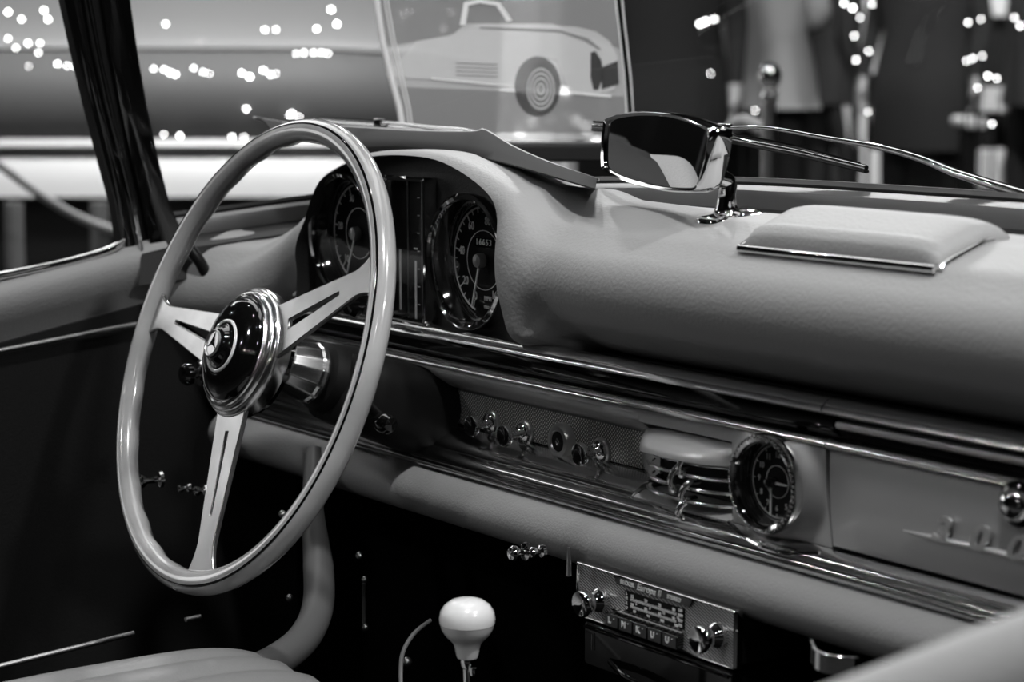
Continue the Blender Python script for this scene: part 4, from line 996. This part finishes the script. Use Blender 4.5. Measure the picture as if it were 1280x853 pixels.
# glowing beads added for the hall lights reflected in its paint
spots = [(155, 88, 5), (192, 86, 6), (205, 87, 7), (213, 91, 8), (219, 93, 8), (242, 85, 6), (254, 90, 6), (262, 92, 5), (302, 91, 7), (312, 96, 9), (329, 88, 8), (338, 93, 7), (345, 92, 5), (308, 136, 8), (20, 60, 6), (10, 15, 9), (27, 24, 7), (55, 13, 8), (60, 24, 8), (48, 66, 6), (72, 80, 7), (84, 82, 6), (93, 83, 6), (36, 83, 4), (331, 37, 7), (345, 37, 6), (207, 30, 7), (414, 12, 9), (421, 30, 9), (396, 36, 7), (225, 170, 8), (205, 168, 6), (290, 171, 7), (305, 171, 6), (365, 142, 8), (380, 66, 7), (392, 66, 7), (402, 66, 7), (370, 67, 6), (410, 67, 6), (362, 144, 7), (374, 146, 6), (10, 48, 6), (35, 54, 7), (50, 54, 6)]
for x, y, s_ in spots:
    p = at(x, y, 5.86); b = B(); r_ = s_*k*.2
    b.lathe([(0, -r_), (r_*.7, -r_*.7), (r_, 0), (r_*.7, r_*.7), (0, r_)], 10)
    o = b.make('paint_glint', M['bulb'], gc_); o.matrix_parent_inverse = gc_.matrix_world.inverted() if False else Matrix(); o.location = gc_.matrix_world.inverted() @ p
# rope posts in front of it
for x, lb in ((22, 'dark barrier post left of the pillar, first from the edge'), (128, 'dark barrier post close to the windscreen pillar')):
    g_ = hall(x, 5.0); t = thing('barrier_post', lb, 'post', Matrix.Translation(g_), 'barrier posts by the grey car')
    b = B(); b.tube([(0, 0, .02), (0, 0, zz(252, 5.0))], .022, 16); b.make('pole', M['post'], t)
    b = B(); b.lathe([(0, .03), (.03, .03), (.08, .01), (.08, 0), (0, 0)], 32); b.make('base', M['post'], t)
b = B(); b.tube(smooth_path([at(-60, 165, 4.6), at(0, 207, 4.7), at(60, 250, 4.8), at(110, 277, 4.9), at(160, 292, 5.0), at(230, 300, 5.1)], 6), .010, 10); tag(b.make('barrier_rope', M['cloth_grey']), 'grey barrier rope sagging past the windscreen pillar', 'rope')

# pale draped column and lamp stand behind the board
p = hall(668, 5.6); t = thing('banner_column', 'tall white draped column glowing behind the reflection board', 'column', Matrix.Translation(p))
b = B(); b.lathe([(0, 0), (.13, 0), (.12, .5), (.085, 1.0), (.055, 2.2), (0, 2.2)], 24, rf=lambda a: 1+.06*sin(9*a)); b.make('drape', M['car_white'], t)
p = hall(690, 5.0); t = thing('lamp_stand', 'blurred bright lamp stand with curved arms and bulbs', 'lamp', frame(p, RX_, (0, 0, 1), -RF))
kk = px2m(5.0); b = B(); b.tube([(0, .02, 0), (0, zz(115, 5), 0)], .022, 12); b.lathe([(0, .02), (.12, .015), (.13, 0), (0, 0)], 24, mx=Matrix.Rotation(-pi/2, 4, 'X')); b.make('stand', M['car_white'], t)
arm = [(-48*kk, zz(190, 5), 0), (-40*kk, zz(160, 5), 0), (-25*kk, zz(148, 5), 0), (0, zz(150, 5), 0), (25*kk, zz(147, 5), 0), (42*kk, zz(160, 5), 0), (52*kk, zz(190, 5), 0)]
b = B(); b.tube(smooth_path(arm, 6), .012, 10); b.make('curved_arm', M['car_white'], t)
for x, y in [(675, 116), (705, 116), (690, 147), (642, 190), (650, 165), (665, 152), (732, 158), (745, 178), (720, 150)]:
    b = B(); r_ = .013; b.lathe([(0, -r_), (r_*.7, -r_*.7), (r_, 0), (r_*.7, r_*.7), (0, r_)], 12, mx=T((x-690)*kk, zz(y, 5), .01)); b.make('bulb', M['bulb_soft'], t)

# ---------------------------------------------------------------- people
def person(label, x, dep, height=1.76, face=0, coat='cloth_dark', legs='cloth_black', coat_to=.78, lean=0, arms='down', wide=1.0):
    g_ = hall(x, dep); t = thing('person', label, 'person', Matrix.Translation(g_) @ Matrix.Rotation(face, 4, 'Z') @ Matrix.Scale(height/1.76, 4), None)
    J = {}; E_ = []; vs = []; rr = []
    def j(n, p, r, par=None):
        J[n] = len(vs); vs.append(Vector(p)); rr.append(r)
        if par is not None: E_.append((J[par], J[n]))
    j('pel', (0, 0, .95), (.165*wide, .12)); j('waist', (0, 0, 1.10), (.145*wide, .105), 'pel'); j('chest', (0, -.01, 1.30), (.17*wide, .12), 'waist'); j('sh', (0, 0, 1.43), (.13, .09), 'chest'); j('neck', (0, .0, 1.51), (.055, .055), 'sh'); j('head0', (0, -.015, 1.60), (.075, .085), 'neck'); j('head1', (0, -.01, 1.70), (.07, .085), 'head0')
    for s_ in (-1, 1):
        q = 'L' if s_ < 0 else 'R'
        j('s'+q, (s_*.17*wide, 0, 1.42), (.062, .062), 'sh')
        if arms == 'down' or (arms == 'mixed' and s_ < 0):
            j('e'+q, (s_*.225*wide, .02, 1.13), (.046, .046), 's'+q); j('w'+q, (s_*.235*wide, -.06, .90), (.03, .03), 'e'+q); hd = Vector((0, -.015, -1)).normalized()
        else:
            j('e'+q, (s_*.235*wide, .03, 1.14), (.046, .046), 's'+q); j('w'+q, (s_*.10, -.20, 1.12), (.03, .03), 'e'+q); hd = Vector((-s_*.8, -.5, .05)).normalized()
        wv = vs[J['w'+q]]; j('h'+q, wv+hd*.06, (.034, .018), 'w'+q)
        sdv = Vector((0, 1, 0)) if abs(hd.z) > .7 else Vector((0, 0, 1))
        for f_, (o_, l_) in enumerate(((-.027, .068), (-.009, .078), (.009, .073), (.027, .058))):
            b0 = wv+hd*.085+sdv*o_; j('f%d%s' % (f_, q), b0, (.0095, .0095), 'h'+q); j('g%d%s' % (f_, q), b0+hd*l_*.5+Vector((-s_*.006, 0, 0)), (.0088, .0088), 'f%d%s' % (f_, q)); j('k%d%s' % (f_, q), b0+hd*l_*.85+Vector((-s_*.02, 0, 0)), (.0075, .0075), 'g%d%s' % (f_, q))
        j('t0'+q, wv+hd*.045-sdv*.034, (.011, .011), 'h'+q); j('t1'+q, wv+hd*.08-sdv*.05, (.009, .009), 't0'+q)
        j('hip'+q, (s_*.095*wide, 0, .88), (.10, .10), 'pel'); j('kn'+q, (s_*.11, -.01+.04*s_, .50), (.062, .065), 'hip'+q); j('an'+q, (s_*.12, .02+.05*s_, .10), (.042, .045), 'kn'+q); j('to'+q, (s_*.135, -.12+.05*s_, .035), (.042, .032), 'an'+q)
    me = bpy.data.meshes.new('body'); me.from_pydata([tuple(v) for v in vs], E_, []); me.update()
    o = link(bpy.data.objects.new('body', me), t); sk_ = o.modifiers.new('skin', 'SKIN'); sk_.use_smooth_shade = True
    for v, r_ in zip(me.skin_vertices[0].data, rr): v.radius = r_
    me.skin_vertices[0].data[0].use_root = True
    ss = o.modifiers.new('sub', 'SUBSURF'); ss.levels = 2; ss.render_levels = 2
    dg = bpy.context.evaluated_depsgraph_get(); m2 = bpy.data.meshes.new_from_object(o.evaluated_get(dg)); o.modifiers.clear(); o.data = m2
    m2.materials.clear()
    for q in (M['skin'], M[legs], M[coat], M['black']): m2.materials.append(q)
    for p_ in m2.polygons:
        c_ = p_.center; hand = (c_.z < .905 and abs(c_.x) > .2*wide and c_.z > .6) or (arms != 'down' and c_.y < -.19 and c_.z > 1.0)
        p_.material_index = 0 if (c_.z > 1.50 or hand) else (3 if c_.z < .09 else (1 if c_.z < .93 else 2)); p_.use_smooth = True
    # coat skirt
    P = []
    for i, (z_, rx, ry) in enumerate(((1.36, .185, .135), (1.25, .195, .145), (1.10, .17, .13), (.95, .195, .145), (.85, .205, .155), (coat_to, .215, .165))):
        if z_ < coat_to: continue
        P.append([Vector((rx*wide*cos(2*pi*q/40)*(1+.02*sin(6*2*pi*q/40)*(i > 2)), ry*sin(2*pi*q/40)*(1+.02*cos(5*2*pi*q/40)*(i > 2)), z_)) for q in range(40)])
    b = B(); b.plate([r_+[r_[0]] for r_ in P], [[q*1.0+Vector((-q.x*.04, -q.y*.04, 0)) for q in r_+[r_[0]]] for r_ in P]); b.make('coat', M[coat], t)
    b = B(); b.lathe([(0, .118), (.045, .108), (.078, .075), (.090, .03), (.088, -.02), (.07, -.05), (.066, -.05)], 28, mx=Matrix.Translation((0, .012, 1.685)) @ Matrix.Diagonal((.92, 1.05, .95, 1)), rf=None); b.make('hair', M['hair'], t)
    for s_ in (-1, 1):
        b = B(); b.lathe([(0, 0), (.018, .004), (.022, .012), (.012, .018), (0, .016)], 12, mx=Matrix.Translation((s_*.078, .0, 1.63)) @ Matrix.Rotation(s_*pi/2, 4, 'Y') @ Matrix.Diagonal((1.3, .8, 1, 1))); b.make('ear', M['skin'], t)
        b = B(); b.lathe([(0, -.011), (.008, -.008), (.011, 0), (.008, .008), (0, .011)], 12, mx=Matrix.Translation((s_*.031, -.092, 1.655))); b.make('eye', M['black'], t)
    b = B(); b.add([(-.012, -.098, 1.61), (.012, -.098, 1.61), (0, -.122, 1.612), (0, -.096, 1.665), (0, -.09, 1.60)], [(0, 2, 3), (1, 3, 2), (0, 4, 2), (1, 2, 4), (0, 3, 1, 4)]); b.make('nose', M['skin'], t)
    b = B(); b.tube([(-.024, -.088, 1.575), (-.01, -.098, 1.573), (.01, -.098, 1.573), (.024, -.088, 1.575)], .004, 8); b.make('mouth', M['hair'], t)
    return t
person('person in dark clothes standing right of the reflection board', 838, 8.0, 1.80, radians(40), 'cloth_black', coat_to=.70, wide=1.0)
person('person in a light grey coat, facing away behind the mirror', 944, 8.4, 1.78, radians(200), 'cloth_grey', coat_to=.82, wide=1.15, arms='bent')
person('person in black between the grey coat and the lit displays', 1036, 11.0, 1.74, radians(160), 'cloth_black', coat_to=.8, wide=.8)
person('person in black clothes standing before the bright stands', 1148, 9.6, 1.82, radians(20), 'cloth_black', coat_to=.6, wide=1.1)
person('person in dark jacket at the right edge', 1285, 10.5, 1.75, radians(-30), 'cloth_dark', coat_to=.8)
# stanchion
g_ = hall(957, 4.0); t = thing('stanchion', 'pale metal stanchion with round top right of the mirror', 'post', Matrix.Translation(g_))
hz_ = zz(92, 4.0); b = B(); b.tube([(0, 0, .02), (0, 0, hz_-.03)], .013, 14); b.make('pole', M['satin'], t)
b = B(); b.lathe([(0, .03), (.03, .03), (.15, .01), (.15, 0), (0, 0)], 32); b.make('base', M['satin'], t)
b = B(); b.lathe([(.013, hz_-.05), (.016, hz_-.04), (.010, hz_-.028), (.020, hz_-.014), (.022, hz_), (.015, hz_+.016), (0, hz_+.022)], 20); b.make('finial', M['chrome'], t)
b = B(); ft = [at(957, 165, 4.0), at(930, 152, 4.05), at(905, 168, 4.1), at(860, 195, 4.2)]; b.tube(smooth_path(ft, 6), .014, 12); tag(b.make('stanchion_rope', M['cloth_grey']), 'grey rope slung from the pale stanchion', 'rope')
# pale display stands and shop lights in the blur
def stand(label, x0, x1, y0, y1, dep, m='stand', feet=True, name='display_stand'):
    a, c_ = hall(x0, dep), hall(x1, dep); w_ = (c_-a).length; zt, zb = zz(y0, dep), zz(y1, dep)
    t = thing(name, label, 'stand', frame((a+c_)/2, RX_, (0, 0, 1), -RF))
    b = B(); b.prism(rrect(w_, zt-zb, min(.03, w_*.2)), -.15, .15, mx=T(0, (zt+zb)/2)); b.make('display_block', M[m], t, bevel=.006)
    if feet: b = B(); b.box((0, zb/2, -.02), (w_*.5, zb, .12)); b.make('plinth', M['black'], t)
    return t
stand('pale display stand between two dark figures', 1040, 1093, 136, 232, 11.6)
stand('pale display case right of the black clad figure', 1183, 1250, 108, 138, 12.0)
stand('low pale box at the right behind the wiper', 1194, 1262, 186, 232, 11.0)
stand('small pale box below the display case', 1190, 1218, 145, 158, 9.0)
stand('white illuminated case high between the figures', 1062, 1094, -20, 92, 12.0, 'car_light')
stand('white case at the top right corner', 1200, 1262, -30, 22, 12.4, 'car_white')
stand('pale cloth covered stand behind the mirror', 800, 880, 152, 235, 9.4, 'post')
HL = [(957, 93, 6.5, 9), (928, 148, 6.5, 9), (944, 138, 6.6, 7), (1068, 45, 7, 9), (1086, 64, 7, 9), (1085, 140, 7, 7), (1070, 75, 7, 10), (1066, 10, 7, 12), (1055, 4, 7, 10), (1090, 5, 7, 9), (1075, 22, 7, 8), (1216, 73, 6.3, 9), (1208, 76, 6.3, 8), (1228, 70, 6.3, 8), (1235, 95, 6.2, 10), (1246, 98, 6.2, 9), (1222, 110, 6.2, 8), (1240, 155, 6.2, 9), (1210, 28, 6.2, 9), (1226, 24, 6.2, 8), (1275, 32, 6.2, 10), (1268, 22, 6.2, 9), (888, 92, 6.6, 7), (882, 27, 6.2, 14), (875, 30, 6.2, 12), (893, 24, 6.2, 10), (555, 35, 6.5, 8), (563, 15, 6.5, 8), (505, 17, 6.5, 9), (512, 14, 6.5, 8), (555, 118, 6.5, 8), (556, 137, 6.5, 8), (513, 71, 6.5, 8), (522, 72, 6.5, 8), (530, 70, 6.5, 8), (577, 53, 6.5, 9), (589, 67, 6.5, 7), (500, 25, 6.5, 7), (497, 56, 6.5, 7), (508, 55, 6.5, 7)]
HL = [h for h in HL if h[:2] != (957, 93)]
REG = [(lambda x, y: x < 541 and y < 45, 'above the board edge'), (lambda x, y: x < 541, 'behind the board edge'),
       (lambda x, y: x < 600, 'behind the reflected car'), (lambda x, y: x < 900, 'left of the grey coat'),
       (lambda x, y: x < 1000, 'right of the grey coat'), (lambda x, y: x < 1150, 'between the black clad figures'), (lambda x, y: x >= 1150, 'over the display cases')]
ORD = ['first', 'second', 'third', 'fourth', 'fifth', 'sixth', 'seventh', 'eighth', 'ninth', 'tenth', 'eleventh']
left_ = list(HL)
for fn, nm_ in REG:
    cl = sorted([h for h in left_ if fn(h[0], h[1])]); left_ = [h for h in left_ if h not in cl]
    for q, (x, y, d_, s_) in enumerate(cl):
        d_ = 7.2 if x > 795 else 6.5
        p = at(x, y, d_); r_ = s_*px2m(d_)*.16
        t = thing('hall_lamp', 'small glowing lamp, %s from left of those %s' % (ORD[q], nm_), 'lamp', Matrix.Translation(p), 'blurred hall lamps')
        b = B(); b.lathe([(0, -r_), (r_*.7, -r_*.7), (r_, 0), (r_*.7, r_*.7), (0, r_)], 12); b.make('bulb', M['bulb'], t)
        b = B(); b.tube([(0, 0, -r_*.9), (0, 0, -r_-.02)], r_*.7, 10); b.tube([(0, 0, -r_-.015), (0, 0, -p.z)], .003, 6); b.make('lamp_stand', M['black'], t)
